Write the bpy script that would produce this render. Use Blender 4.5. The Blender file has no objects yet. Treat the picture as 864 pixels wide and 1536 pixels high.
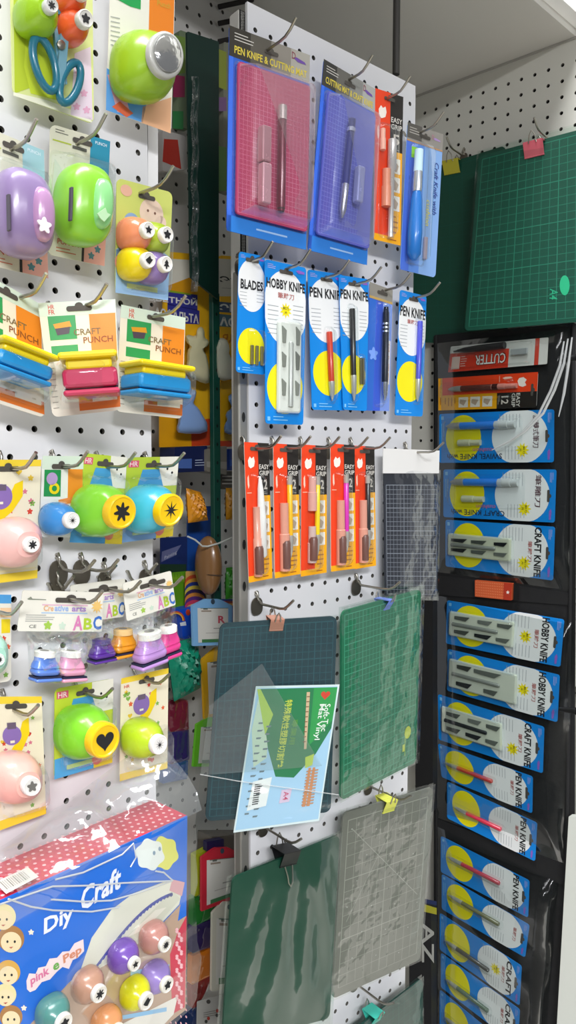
import bpy, math, random
from mathutils import Vector as V
random.seed(7)
S = bpy.context.scene
COL = S.collection
# ---------------------------------------------------------------- camera model (864 x 1536, focal length in pixels)
F = 1105.0
PITCH = math.atan(78/F)
CAM = V((0, 0, 1.5))
FW = V((0, math.cos(PITCH), -math.sin(PITCH))); UP = V((0, math.sin(PITCH), math.cos(PITCH))); RT = V((1, 0, 0))
Z = V((0, 0, 1))
def ray(px, py): return FW + RT*((px-432)/F) + UP*((768-py)/F)
def at(px, py, zc): return CAM + ray(px, py)*zc
def dvec(a): return V((math.sin(a), math.cos(a), 0))
def nvec(a): return V((math.cos(a), -math.sin(a), 0))
def hit(p0, n, px, py):
    r = ray(px, py); return CAM + r*((p0-CAM).dot(n)/r.dot(n))
rad = math.radians
# planes: a point (a peg hole) and the angle of the image-right direction
PL = {
 'L': (at(207, 229, F*.025/38), rad(40.55)),      # near left board
 'C': (at(470, 182, F*.025/30.5), rad(49.63)),    # swung-out middle board
 'R': (at(762.5, 126, F*.025/22.1), rad(130.6)),  # end wall on the right
 'B': (at(299, 23, F*.025/26.0), rad(40.55)),     # recess behind
}
O_pt = hit(PL['R'][0] + nvec(PL['R'][1])*.022, nvec(PL['R'][1]), 660, 800)
PL['O'] = (O_pt, rad(137.0))                      # black hanging organiser
def plane_hit(pl, d, px, py):
    p0, a = PL[pl]; n = nvec(a); return hit(p0+n*d, n, px, py)
# zoomed-crop coordinates -> photo pixels
def Zm(x0, y0, s): return lambda x, y: (x0+x/s, y0+y/s)
z1, z2, z3, z4, z5 = Zm(0,0,2.541), Zm(0,400,2.541), Zm(0,660,2.541), Zm(0,860,2.541), Zm(0,1140,2.4)
c1, c2, c3, c4, c5 = Zm(310,0,2.4), Zm(310,350,2.4), Zm(310,640,2.4), Zm(280,860,2.215), Zm(280,1180,2.215)
r1, r2, r3, r4 = Zm(624,0,2.954), Zm(634,480,3.757), Zm(634,840,3.657), Zm(624,1180,3.6)
a1, a2, a3, a4, a5 = Zm(210,0,3.84), Zm(220,380,5.12), Zm(220,640,4.8), Zm(220,900,5.12), Zm(220,1180,4.315)
def I(x, y): return (x, y)
# ---------------------------------------------------------------- materials
MC = {}
def lin(h):
    h = h.lstrip('#'); o = []
    for i in (0, 2, 4):
        c = int(h[i:i+2], 16)/255; o.append(c/12.92 if c <= .04045 else ((c+.055)/1.055)**2.4)
    return (*o, 1)
def M(h, rough=.4, metal=0.0, noise=0.0, coat=0.0, sub=0.0):
    key = (h, rough, metal, noise, coat, sub)
    if key in MC: return MC[key]
    m = bpy.data.materials.new('surface_'+h.strip('#')); m.use_nodes = True
    nt = m.node_tree; b = nt.nodes['Principled BSDF']
    b.inputs['Base Color'].default_value = lin(h); b.inputs['Roughness'].default_value = rough
    b.inputs['Metallic'].default_value = metal; b.inputs['Coat Weight'].default_value = coat
    b.inputs['Coat Roughness'].default_value = .12
    if sub: b.inputs['Subsurface Weight'].default_value = sub; b.inputs['Subsurface Radius'].default_value = (.01,.01,.01)
    tc = nt.nodes.new('ShaderNodeTexCoord'); no = nt.nodes.new('ShaderNodeTexNoise')
    no.inputs['Scale'].default_value = 45; no.inputs['Detail'].default_value = 3
    nt.links.new(tc.outputs['Object'], no.inputs['Vector'])
    mr = nt.nodes.new('ShaderNodeMapRange'); mr.inputs['To Min'].default_value = max(0, rough-.06); mr.inputs['To Max'].default_value = min(1, rough+.08)
    nt.links.new(no.outputs['Fac'], mr.inputs['Value']); nt.links.new(mr.outputs['Result'], b.inputs['Roughness'])
    if noise:
        bp = nt.nodes.new('ShaderNodeBump'); bp.inputs['Strength'].default_value = noise; bp.inputs['Distance'].default_value = .004
        nt.links.new(no.outputs['Fac'], bp.inputs['Height']); nt.links.new(bp.outputs['Normal'], b.inputs['Normal'])
    MC[key] = m; return m
def film(tint='#ffffff', gloss=.10, rough=.08, bump=.0, scale=30, milk=0.0, stretch=(1, 1, 1)):
    """clear plastic: see-through sheet with a glossy skin"""
    key = ('film', tint, gloss, rough, bump, scale, milk, stretch)
    if key in MC: return MC[key]
    m = bpy.data.materials.new('clear_plastic'); m.use_nodes = True
    nt = m.node_tree; nt.nodes.clear(); N = nt.nodes.new; Lk = nt.links.new
    out = N('ShaderNodeOutputMaterial'); tr = N('ShaderNodeBsdfTransparent'); tr.inputs[0].default_value = lin(tint)
    gl = N('ShaderNodeBsdfGlossy'); gl.inputs['Roughness'].default_value = rough; gl.inputs[0].default_value = (.95, .96, .97, 1)
    fr = N('ShaderNodeFresnel'); fr.inputs['IOR'].default_value = 1.4
    ad = N('ShaderNodeMath'); ad.operation = 'ADD'; ad.use_clamp = True; ad.inputs[1].default_value = gloss
    mx = N('ShaderNodeMixShader')
    mb_ = N('ShaderNodeMath'); mb_.operation = 'MULTIPLY'; mb_.inputs[1].default_value = .2
    Lk(fr.outputs[0], mb_.inputs[0]); Lk(mb_.outputs[0], ad.inputs[0]); Lk(ad.outputs[0], mx.inputs[0])
    base = tr.outputs[0]
    if milk:
        df = N('ShaderNodeBsdfDiffuse'); df.inputs[0].default_value = lin('#d8dcdc')
        m2 = N('ShaderNodeMixShader'); m2.inputs[0].default_value = milk
        Lk(tr.outputs[0], m2.inputs[1]); Lk(df.outputs[0], m2.inputs[2]); base = m2.outputs[0]
    Lk(base, mx.inputs[1]); Lk(gl.outputs[0], mx.inputs[2]); Lk(mx.outputs[0], out.inputs[0])
    if bump:
        tc = N('ShaderNodeTexCoord'); no = N('ShaderNodeTexNoise'); no.inputs['Scale'].default_value = scale; no.inputs['Detail'].default_value = 2
        mp = N('ShaderNodeMapping'); mp.inputs['Scale'].default_value = stretch
        Lk(tc.outputs['Object'], mp.inputs['Vector']); Lk(mp.outputs[0], no.inputs['Vector'])
        bp = N('ShaderNodeBump'); bp.inputs['Strength'].default_value = bump; bp.inputs['Distance'].default_value = .01
        Lk(no.outputs['Fac'], bp.inputs['Height']); Lk(bp.outputs['Normal'], gl.inputs['Normal']); Lk(bp.outputs['Normal'], fr.inputs['Normal'])
    MC[key] = m; return m
BAG = film('#fbfdfd', .02, .1, .4, 38)
BLIS = film('#fafcfc', .015, .08, .12, 22)
STEEL = M('#a8a49a', .3, 1.0); DSTEEL = M('#7b756a', .38, .9); BLACK = M('#0d0d0e', .5); INK = M('#17171a', .6); WHITE = M('#f0f0ee', .45)
SLOT = M('#4b4640', .6)
# ---------------------------------------------------------------- mesh builder
class MB:
    def __init__(s): s.v = []; s.f = []; s.m = []; s.mats = []; s.sm = []
    def mi(s, m):
        if m not in s.mats: s.mats.append(m)
        return s.mats.index(m)
    def face(s, pts, m, smooth=False):
        b = len(s.v); s.v += pts; s.f.append(tuple(range(b, b+len(pts)))); s.m.append(s.mi(m)); s.sm.append(smooth)
    def mesh(s, verts, faces, m, smooth=False):
        b = len(s.v); s.v += verts; k = s.mi(m)
        for f in faces: s.f.append(tuple(b+i for i in f)); s.m.append(k); s.sm.append(smooth)
    def loops(s, rings, m, smooth=False, cap=(True, True), closed=True):
        n = len(rings[0]); vs = [p for r in rings for p in r]; fs = []
        for i in range(len(rings)-1):
            for j in range(n if closed else n-1):
                k = (j+1) % n; fs.append((i*n+j, i*n+k, (i+1)*n+k, (i+1)*n+j))
        if cap[0]: fs.append(tuple(reversed(range(n))))
        if cap[1]: fs.append(tuple((len(rings)-1)*n+j for j in range(n)))
        s.mesh(vs, fs, m, smooth)
    def tube(s, pts, r, m, seg=8, ends=True):
        rings = []; n = len(pts); up = None
        for i, p in enumerate(pts):
            t = (pts[min(i+1, n-1)]-pts[max(i-1, 0)]).normalized()
            if up is None: up = t.orthogonal().normalized()
            up = (up-t*up.dot(t)).normalized(); q = t.cross(up)
            rr = r[i] if isinstance(r, (list, tuple)) else r
            rings.append([p+(up*math.cos(a)+q*math.sin(a))*rr for a in [k*2*math.pi/seg for k in range(seg)]])
        s.loops(rings, m, True, (ends, ends))
    def lathe(s, o, X, Y, N, prof, m, seg=28, sq=2.0, sx=1, sy=1, smooth=True):
        rings = []
        for r, h in prof:
            ring = []
            for k in range(seg):
                a = k*2*math.pi/seg; c, d = math.cos(a), math.sin(a)
                q = (abs(c)**sq+abs(d)**sq)**(-1/sq)
                ring.append(o+X*(c*q*r*sx)+Y*(d*q*r*sy)+N*h)
            rings.append(ring)
        s.loops(rings, m, smooth)
    def box(s, o, X, Y, N, sx, sy, sz, m, bev=.002, seg=3):
        """box centred on o in X and Y, standing from 0 to sz along N, rounded corners and edges"""
        bev = min(bev, sx/2.05, sy/2.05, sz/2.05)
        def ring(ins, h):
            out = []; hx, hy = sx/2-ins, sy/2-ins; r = max(bev*1.2-ins*.6, .0003); r = min(r, hx*.99, hy*.99)
            for cx, cy, a0 in ((hx-r, hy-r, 0), (-hx+r, hy-r, 90), (-hx+r, -hy+r, 180), (hx-r, -hy+r, 270)):
                for k in range(seg+1):
                    a = rad(a0+90*k/seg); out.append(o+X*(cx+r*math.cos(a))+Y*(cy+r*math.sin(a))+N*h)
            return out
        s.loops([ring(bev, 0), ring(bev*.3, bev*.3), ring(0, bev), ring(0, sz-bev), ring(bev*.3, sz-bev*.3), ring(bev, sz)], m)
    def ell(s, o, X, Y, N, rx, ry, rz, m, e=1.0, nu=24, nv=14):
        def sp(x, k): return math.copysign(abs(x)**k, x)
        rings = []
        for i in range(nv+1):
            t = -math.pi/2+math.pi*i/nv; t = max(-1.56, min(1.56, t)); ct, st = sp(math.cos(t), e), sp(math.sin(t), e)
            rings.append([o+X*(rx*ct*sp(math.cos(a), e))+Y*(ry*ct*sp(math.sin(a), e))+N*(rz*st) for a in [k*2*math.pi/nu for k in range(nu)]])
        s.loops(rings, m, True)
    def build(s, name, parent=None, label=None, loc=None):
        o0 = parent.matrix_world.translation if parent is not None else (loc or V((0, 0, 0)))
        if parent is not None: o0 = WLOC[parent.name]
        elif loc is None:
            o0 = V((sum(p.x for p in s.v), sum(p.y for p in s.v), 0))/len(s.v); o0.z = min(p.z for p in s.v)
        me = bpy.data.meshes.new(name); me.from_pydata([p-o0 for p in s.v], [], s.f)
        for m in s.mats: me.materials.append(m)
        me.polygons.foreach_set('material_index', s.m); me.polygons.foreach_set('use_smooth', s.sm)
        if any(s.sm):
            try: me.set_sharp_from_angle(angle=rad(48))
            except Exception: pass
        me.update()
        ob = bpy.data.objects.new(name, me); COL.objects.link(ob); WLOC[ob.name] = o0.copy()
        if parent is not None: ob.parent = parent
        else: ob.location = o0
        if label: ob['label'] = label
        return ob
WLOC = {}
def tag(o, label, cat, group=None):
    o['label'] = label; o['category'] = cat
    if group: o['group'] = group
    return o
def thing(name, label, cat, loc, group=None):
    o = bpy.data.objects.new(name, None); COL.objects.link(o); o.location = loc; o.empty_display_size = .02
    WLOC[o.name] = loc.copy(); return tag(o, label, cat, group)
def child_at(parent, mb, name, label=None):
    """sub-part: keeps its parent's origin"""
    return mb.build(name, parent, label)
# ---------------------------------------------------------------- lettering
TXT = {}
def glyphs(s, bold=0.0, shear=0.0):
    k = (s, bold, shear)
    if k in TXT: return TXT[k]
    cu = bpy.data.curves.new('lettering', 'FONT'); cu.body = s; cu.resolution_u = 2; cu.offset = bold; cu.shear = shear
    ob = bpy.data.objects.new('lettering', cu); COL.objects.link(ob)
    dg = bpy.context.evaluated_depsgraph_get(); me = bpy.data.meshes.new_from_object(ob.evaluated_get(dg))
    vs = [(v.co.x, v.co.y) for v in me.vertices]; fs = [tuple(p.vertices) for p in me.polygons]
    bpy.data.objects.remove(ob); bpy.data.curves.remove(cu); bpy.data.meshes.remove(me)
    if vs:
        x0, x1 = min(v[0] for v in vs), max(v[0] for v in vs); y0, y1 = min(v[1] for v in vs), max(v[1] for v in vs)
        vs = [((x-x0)/(x1-x0), (y1-y)/(y1-y0)) for x, y in vs]
    TXT[k] = (vs, fs); return TXT[k]
def put_text(mb, s, A, B, C, m, bold=.012, shear=0.0):
    """A top-left, B top-right, C bottom-left of the word's box"""
    vs, fs = glyphs(s, bold, shear)
    mb.mesh([A+(B-A)*x+(C-A)*y for x, y in vs], fs, m)
# ---------------------------------------------------------------- 2-D outlines
def circ(n=28, cx=0, cy=0, rx=1, ry=1, a0=0): return [(cx+rx*math.cos(a0+k*2*math.pi/n), cy+ry*math.sin(a0+k*2*math.pi/n)) for k in range(n)]
def star(n, r2=.45, a0=0): return [((1 if k % 2 == 0 else r2)*math.sin(a0+k*math.pi/n), -(1 if k % 2 == 0 else r2)*math.cos(a0+k*math.pi/n)) for k in range(2*n)]
def petals(n, depth=.45):
    return [((1-depth*(.5+.5*math.cos(n*t)))*math.sin(t), (1-depth*(.5+.5*math.cos(n*t)))*math.cos(t)) for t in [k*2*math.pi/(n*8) for k in range(n*8)]]
def heart():
    o = []
    for k in range(36):
        t = k*2*math.pi/36; o.append((math.sin(t)**3, -(13*math.cos(t)-5*math.cos(2*t)-2*math.cos(3*t)-math.cos(4*t))/16))
    return o
SHAPES = {'star5': star(5, .5), 'sun': star(10, .55), 'flake': star(8, .28), 'flower': petals(7, .5), 'petal5': petals(5, .4), 'heart': heart(), 'tree': [(0,-1),(.6,-.2),(.3,-.2),(.8,.5),(.2,.5),(.2,1),(-.2,1),(-.2,.5),(-.8,.5),(-.3,-.2),(-.6,-.2)],
          'rays': star(10, .2), 'bird': [(-1,.1),(-.3,-.5),(.2,-.9),(.5,-.3),(1,-.2),(.6,.3),(.1,.9),(-.5,.6)]}
# ---------------------------------------------------------------- a flat pack hanging on a board
class Card:
    def __init__(s, name, label, cat, pl, d, q, mat, ang=None, t=.0008, r=.004, part='backing_card', group=None, edge=None, body=True, rot=False):
        if rot: q = [q[1], q[2], q[3], q[0]]
        p0, a = PL[pl]; n0 = nvec(a)
        if ang is not None: a = rad(ang)
        mid = ((q[0][0]+q[1][0])/2, (q[0][1]+q[1][1])/2)
        s.p0 = hit(p0+n0*d, n0, *mid); s.n = nvec(a); s.pl = pl; s.d = d; s.nb = n0
        s.q = [hit(s.p0, s.n, *c) for c in q]
        A, B, C, D = s.q
        s.W = ((B-A).length+(C-D).length)/2; s.H = ((D-A).length+(C-B).length)/2
        s.X = ((B-A)+(C-D)).normalized(); s.Y = ((A-D)+(B-C)).normalized()
        s.t = t; s.part = part; s.mb = MB()
        if name: s.o = thing(name, label, cat, s.m(.5, 1, 0), group)
        if body: s.slab(s.mb, s.rr(0, 0, 1, 1, r), 0, t, mat, edge)
    def m(s, u, v, w=0):
        A, B, C, D = s.q; return (A*(1-u)+B*u)*(1-v)+(D*(1-u)+C*u)*v+s.n*w
    def P(s, px, py, w=0): return hit(s.p0+s.n*w, s.n, px, py)
    def rr(s, u0, v0, u1, v1, r, k=4):
        ru, rv = min(r/s.W, (u1-u0)*.49), min(r/s.H, (v1-v0)*.49); o = []
        for cu, cv, a0 in ((u1-ru, v0+rv, -90), (u1-ru, v1-rv, 0), (u0+ru, v1-rv, 90), (u0+ru, v0+rv, 180)):
            for i in range(k+1):
                a = rad(a0+90*i/k); o.append((cu+ru*math.cos(a), cv+rv*math.sin(a)))
        return o
    def slab(s, mb, out, w0, w1, m, edge=None):
        lo = [s.m(u, v, w0) for u, v in out]; hi = [s.m(u, v, w1) for u, v in out]
        mb.loops([lo, hi], edge or m, False, (True, False)); mb.face(hi, m)
    def w(s, lay): return s.t+.00012*lay
    def poly(s, out, m, lay=1): s.mb.face([s.m(u, v, s.w(lay)) for u, v in out], m)
    def rect(s, u0, v0, u1, v1, m, lay=1): s.poly([(u0, v0), (u1, v0), (u1, v1), (u0, v1)], m, lay)
    def disc(s, u, v, ru, m, lay=1, rv=None, n=30): s.poly(circ(n, u, v, ru, rv if rv else ru*s.W/s.H), m, lay)
    def clipdisc(s, u, v, ru, rv, m, lay=1): s.poly([(min(1, max(0, a)), min(1, max(0, b))) for a, b in circ(40, u, v, ru, rv)], m, lay)
    def shape(s, k, u, v, ru, m, lay=1): s.poly([(u+x*ru, v+y*ru*s.W/s.H) for x, y in SHAPES[k]], m, lay)
    def px(s, pts, m, lay=1): s.mb.face([s.P(x, y, s.w(lay)) for x, y in pts], m)
    def text(s, str_, u0, v0, u1, v1, m=INK, lay=3, bold=.012, rot=0, shear=0.0, mb=None):
        w = s.w(lay)
        if rot == 0: a, b, c = (u0, v0), (u1, v0), (u0, v1)
        elif rot == 90: a, b, c = (u1, v0), (u1, v1), (u0, v0)      # reads downwards
        elif rot == 180: a, b, c = (u1, v1), (u0, v1), (u1, v0)
        else: a, b, c = (u0, v1), (u0, v0), (u1, v1)                # reads upwards
        put_text(mb or s.mb, str_, s.m(*a, w), s.m(*b, w), s.m(*c, w), m, bold, shear)
    def textpx(s, str_, A, B, C, m=INK, lay=3, bold=.012, shear=0.0):
        w = s.w(lay); put_text(s.mb, str_, s.P(*A, w), s.P(*B, w), s.P(*C, w), m, bold, shear)
    def lines(s, u0, v0, u1, v1, n, m, lay=2, seed=1):
        rnd = random.Random(seed); h = (v1-v0)/n
        for i in range(n): s.rect(u0, v0+h*(i+.3), u0+(u1-u0)*rnd.uniform(.6, 1), v0+h*(i+.6), m, lay)
    def grid(s, u0, v0, u1, v1, nu, nv, m, lay=1, lw=.0006, bold=5):
        for i in range(nu+1):
            u = u0+(u1-u0)*i/nu; h = lw/s.W*(.9 if i % bold == 0 else .5); s.rect(u-h, v0, u+h, v1, m, lay)
        for j in range(nv+1):
            v = v0+(v1-v0)*j/nv; h = lw/s.H*(.9 if j % bold == 0 else .5); s.rect(u0, v-h, u1, v+h, m, lay+.5)
    def slot(s, u=.5, v=.06, wd=.010, part='hang_slot'):
        """the punched hanging hole seen against the hook"""
        b = MB(); du, dv = wd/s.W, .0022/s.H; w = s.w(6)
        out = s.rr(u-du, v-dv, u+du, v+dv, .002); out2 = circ(12, u, v-dv, du*.33, dv*1.3)
        b.face([s.m(x, y, w) for x, y in out], SLOT); b.face([s.m(x, y, w+.00005) for x, y in out2], SLOT)
        b.build(part, s.o)
    def blister(s, u0, v0, u1, v1, h, mat=None, r=.006, flange=True, part='blister'):
        b = MB(); m = mat or BLIS; rings = []
        iu, iv = .25*h/s.W, .25*h/s.H
        if flange: rings.append([s.m(u, v, s.w(7)) for u, v in s.rr(u0-.03, v0-.012, u1+.03, v1+.012, r)])
        for k, w in ((0, s.w(7)+.0001), (.5, h*.6), (1.0, h*.93), (1.8, h)):
            rings.append([s.m(u, v, w) for u, v in s.rr(u0+iu*k, v0+iv*k, u1-iu*k, v1-iv*k, r)])
        b.loops(rings, m, True, (False, True)); return b.build(part, s.o, 'clear plastic blister')
    def fr(s, u, v, w=0): return s.m(u, v, w), s.X, s.Y, s.n
    def done(s, label=None): return s.mb.build(s.part, s.o, label)
# ---------------------------------------------------------------- pegboard with real holes
def pegboard(name, pl, i0, i1, z0, z1, mat, thick=.004, parent=None, r=.0029, lo=0.0, hi=None, gh=.025):
    p0, a = PL[pl]; D, N = dvec(a), nvec(a); g = .025; mb = MB(); K = 12
    base = V((p0.x, p0.y, 0)); ph = p0.z % g
    j0 = math.floor((z0-ph)/g); j1 = math.ceil((z1-ph)/g)
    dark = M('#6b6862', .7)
    for i in range(i0, i1+1):
        for j in range(j0, j1+1):
            c = base+D*(i*gh)+Z*(ph+j*g)
            hole = [c+D*(r*math.cos(t))+Z*(r*math.sin(t)) for t in [rad(45+k*360/K) for k in range(K)]]
            cor = [c+D*(x*gh/2)+Z*(y*g/2) for x, y in ((1, 1), (-1, 1), (-1, -1), (1, -1))]
            vs = hole+cor+[h-N*thick for h in hole]; fs = []; q = K//4
            for s_ in range(4):
                e = (s_+1) % 4
                fs.append((K+s_, K+e, *[(e*q-k) % K for k in range(q+1)]))
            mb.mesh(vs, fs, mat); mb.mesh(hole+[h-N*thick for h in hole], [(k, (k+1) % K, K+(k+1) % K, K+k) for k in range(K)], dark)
    L0, L1 = D*((i0-.5)*gh), D*((i1+.5)*gh); zb, zt = ph+(j0-.5)*g, ph+(j1+.5)*g
    if zb > lo: mb.face([base+L0+Z*lo, base+L1+Z*lo, base+L1+Z*zb, base+L0+Z*zb], mat)
    if hi and hi > zt: mb.face([base+L0+Z*zt, base+L1+Z*zt, base+L1+Z*hi, base+L0+Z*hi], mat)
    zt = hi or zt; ee = thick
    for x in (L0, L1):   # board ends
        mb.face([base+x+Z*lo, base+x+Z*zt, base+x+Z*zt-N*ee, base+x+Z*lo-N*ee], mat)
    mb.face([base+L0+Z*zt, base+L1+Z*zt, base+L1+Z*zt-N*ee, base+L0+Z*zt-N*ee], mat)
    o = mb.build(name, parent, None if parent else None, None if parent else base)
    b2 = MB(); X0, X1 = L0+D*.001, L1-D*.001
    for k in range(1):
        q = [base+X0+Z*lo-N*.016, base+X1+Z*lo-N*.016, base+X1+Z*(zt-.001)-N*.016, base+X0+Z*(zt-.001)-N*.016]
        b2.loops([[p-N*.004 for p in q], q], M('#1c1b1a', .9))  # added dark sheet, stands for the dimness behind the holes
    return o, b2
# ================================================================ THE SETTING
bm = M('#e9e9ec', .32)
def struct(o): o['kind'] = 'structure'; return o
wl, back = pegboard('wall_left', 'L', -15, 0, .70, 2.30, bm, hi=2.5, gh=.0239); struct(wl); back.build('shade_backing', wl)
wr, back = pegboard('wall_right', 'R', -10, 13, .70, 2.12, M('#cdccc3', .4), hi=3.6, gh=.0230); struct(wr); back.build('shade_backing', wr)
wb, back = pegboard('wall_back', 'B', -17, 13, .70, 2.20, M('#cfccc8', .45), hi=3.6, gh=.0235); struct(wb); back.build('shade_backing', wb)
# white strip on the end of the near board
mb = MB(); e = [plane_hit('L', -.006, *p) for p in ((222, 120), (237, 120), (237, 300), (222, 300))]
nL = nvec(PL['L'][1]); mb.loops([[p-nL*.003 for p in e], e], M('#f6f6f6', .4)); struct(mb.build('trim_1'))
# steel uprights that carry the near board
mb = MB(); p0, a = PL['L']; b0 = V((p0.x, p0.y, 0)); D = dvec(a)
o = b0+D*.010-nL*.045; mb.box(V((o.x, o.y, 0)), D, nL, Z, .022, .03, 2.5, M('#3a302c', .5)); struct(mb.build('trim_2'))
# floor, ceiling
mb = MB(); mb.loops([[V((-3, -3, -.02)), V((3, -3, -.02)), V((3, 3, -.02)), V((-3, 3, -.02))], [V((-3, -3, 0)), V((3, -3, 0)), V((3, 3, 0)), V((-3, 3, 0))]], M('#b9b4aa', .35)); struct(mb.build('floor'))
mb = MB(); mb.loops([[V((-3, -3, 3.6)), V((3, -3, 3.6)), V((3, 3, 3.6)), V((-3, 3, 3.6))], [V((-3, -3, 3.65)), V((3, -3, 3.65)), V((3, 3, 3.65)), V((-3, 3, 3.65))]], M('#e8e8e4', .7)); struct(mb.build('ceiling'))
# bulkhead over the boards: underside seen from below, white face towards the aisle
zs = plane_hit('R', 0, 749, 98).z
def at_z(px, py, z): r = ray(px, py); return CAM+r*((z-CAM.z)/r.z)
eA, eB = at_z(800, 0, zs), at_z(864, 55, zs); De = (eB-eA); De.z = 0; De.normalize(); Ne = V((De.y, -De.x, 0))
q = [eA-De*1.6, eA+De*.9, eA+De*.9-Ne*2.0, eA-De*1.6-Ne*2.0]
mb = MB(); mb.loops([[V((p.x, p.y, zs)) for p in q], [V((p.x, p.y, 3.6)) for p in q]], M('#cfcdc7', .6)); struct(mb.build('ceiling_bulkhead'))
mb = MB(); lip = M('#efeeea', .5)
q = [eA-De*1.6+Ne*.02, eA+De*.9+Ne*.02, eA+De*.9-Ne*.0, eA-De*1.6-Ne*.0]
mb.loops([[V((p.x, p.y, zs+.012)) for p in q], [V((p.x, p.y, 3.6)) for p in q]], M('#fbfbfa', .35)); struct(mb.build('trim_3'))
# shadow-gap moulding where the bulkhead meets the end wall
mb = MB(); p0, a = PL['R']; D, N = dvec(a), nvec(a); A = plane_hit('R', 0, 640, 140); A.z = zs-.004
mb.loops([[A-D*.3+Z*x+N*y for x, y in ((.001, 0), (.004, 0), (.004, .003), (.001, .003))], [A+D*.45+Z*x+N*y for x, y in ((.001, 0), (.004, 0), (.004, .003), (.001, .003))]], M('#a9a7a0', .7)); struct(mb.build('trim_4'))

# ================================================================ SWUNG-OUT MIDDLE PANEL
p0C, aC = PL['C']; DC, NC = dvec(aC), nvec(aC); bC = V((p0C.x, p0C.y, 0))
panel = thing('pegboard_panel', 'tall white pegboard panel in the middle hung with craft knives and cutting mats', 'display panel', V((bC.x, bC.y, 0)))
ztop = plane_hit('C', 0, 500, 67).z
pb, back = pegboard('peg_board', 'C', -4, 8, .70, ztop-.03, bm, parent=panel, hi=ztop, gh=.0225); back.build('shade_backing', panel)
def upright(x, dn, w, dpt, m, z0, z1, holes=True):
    mb = MB(); o = bC+DC*x-NC*dn; mb.box(V((o.x, o.y, z0)), DC, NC, Z, w, dpt, z1-z0, m, .002)
    if holes:
        z = z0+.05
        while z < z1-.05:
            c = V((o.x, o.y, z))+NC*(dpt/2+.0004); mb.face([c+DC*(w*.18*math.cos(t))+Z*(.006*math.sin(t)) for t in [k*math.pi/6 for k in range(12)]], M('#1a1a1a', .8)); z += .05
    return mb
upright(-.1085, .007, .0135, .012, M('#a9a7a0', .38, .6), 0, ztop-.30).build('slotted_upright', panel, 'grey steel upright with slots')
upright(.196, .022, .016, .026, M('#c9c8c2', .5), 0, ztop).build('side_frame', panel)
upright(-.096, .026, .010, .02, M('#d8d6d0', .5), 0, ztop, False).build('side_frame', panel)
mb = MB(); c = plane_hit('C', -.02, 594, 112); top = V((c.x, c.y, zs)); mb.tube([c, top], .005, M('#3b3936', .5), 12); mb.lathe(top-Z*.003, RT, V((0, 1, 0)), Z, [(.012, 0), (.012, .003)], M('#3b3936', .5))
mb.build('hanging_rod', panel, 'dark rod up to the bulkhead')

# ================================================================ WIRE HOOKS
HOOKLAB = set()
def hook(pl, px, py, d, what, stick=.026, plate=False, up=.010, cat='hook', group='bent wire peg hooks', r=.0016, plate_r=.0078):
    """a bent wire hook: px,py is where it comes through the pack that hangs d in front of the board"""
    n = nvec(PL[pl][1]); D = dvec(PL[pl][1]); s = plane_hit(pl, d, px, py); b = s-n*(d-.0005)
    o = thing('peg_hook', 'bent wire hook '+what, cat, V(b), group)
    assert what not in HOOKLAB, what; HOOKLAB.add(what)
    w = MB(); pts = [b-n*.004+Z*.010, b+Z*.010+n*.002, b+Z*.004+n*.006, b+n*.012]
    pts += [b+n*(d+stick*.55), b+n*(d+stick*.8)+Z*up*.12, b+n*(d+stick)+Z*up*.5, b+n*(d+stick+.010)+Z*up*1.3]
    w.tube(pts, r, STEEL, 8); w.build('wire', o)
    if plate:
        m = MB(); m.lathe(b+n*.0022-Z*.004, D, Z, n, [(plate_r*.96, 0), (plate_r, .0006), (plate_r*.96, .0014)], DSTEEL, 20, 2.6, 1, 1.25, False); m.build('back_plate', o, 'oval steel plate')
        m = MB(); m.tube([b-n*.003+Z*.012, b+n*.003+Z*.014, b+n*.005+Z*.010, b+n*.004+Z*.002], r*.95, STEEL, 8); m.build('top_prong', o)
    return o

# ================================================================ PRODUCT SHAPES
def punch(c, bx, by, rb, R, H, col, butc='#f4f4f2', emb='sun', sq=2.7, embc=INK, flare=1.0, name='punch_body', label=None, rise=.007, base=True, ax=None):
    """craft punch standing out of the card: rounded body, round push button with its cut shape"""
    N = c.n if ax is None else ax
    w0 = c.t+.001; top = c.P(bx, by, w0+H+rise); o = top-N*(H+rise); zc = (top-CAM).dot(FW); rbm = rb*zc/F*1.16
    X, Y = c.X, c.Y; m = M(col, .28, coat=.3)
    b = MB(); b.lathe(o, X, Y, N, [(R*.80, 0), (R*.97*flare, .06*H), (R*1.03*flare, .25*H), (R, .48*H), (R*.90, .68*H), (R*.74, .85*H), (max(rbm*.86, R*.55), .95*H), (max(rbm*.80, R*.5), H)], m, 36, sq)
    pb = b.build(name, c.o, label)
    k = MB(); k.lathe(o+N*H*.985, X, Y, N, [(rbm*.92, 0), (rbm, .001), (rbm, rise*.75), (rbm*.95, rise*.95), (rbm*.86, rise), (rbm*.80, rise*.86)], M(butc, .3, coat=.3), 36)
    k.build('push_button', pb)
    if emb:
        e = MB(); cc = o+N*(H*.985+rise*.86+.0004); e.face([cc+X*(x*rbm*.58)-Y*(y*rbm*.58) for x, y in SHAPES[emb]], M(embc, .5) if isinstance(embc, str) else embc); e.build('cut_out_shape', pb)
    return pb
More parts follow.
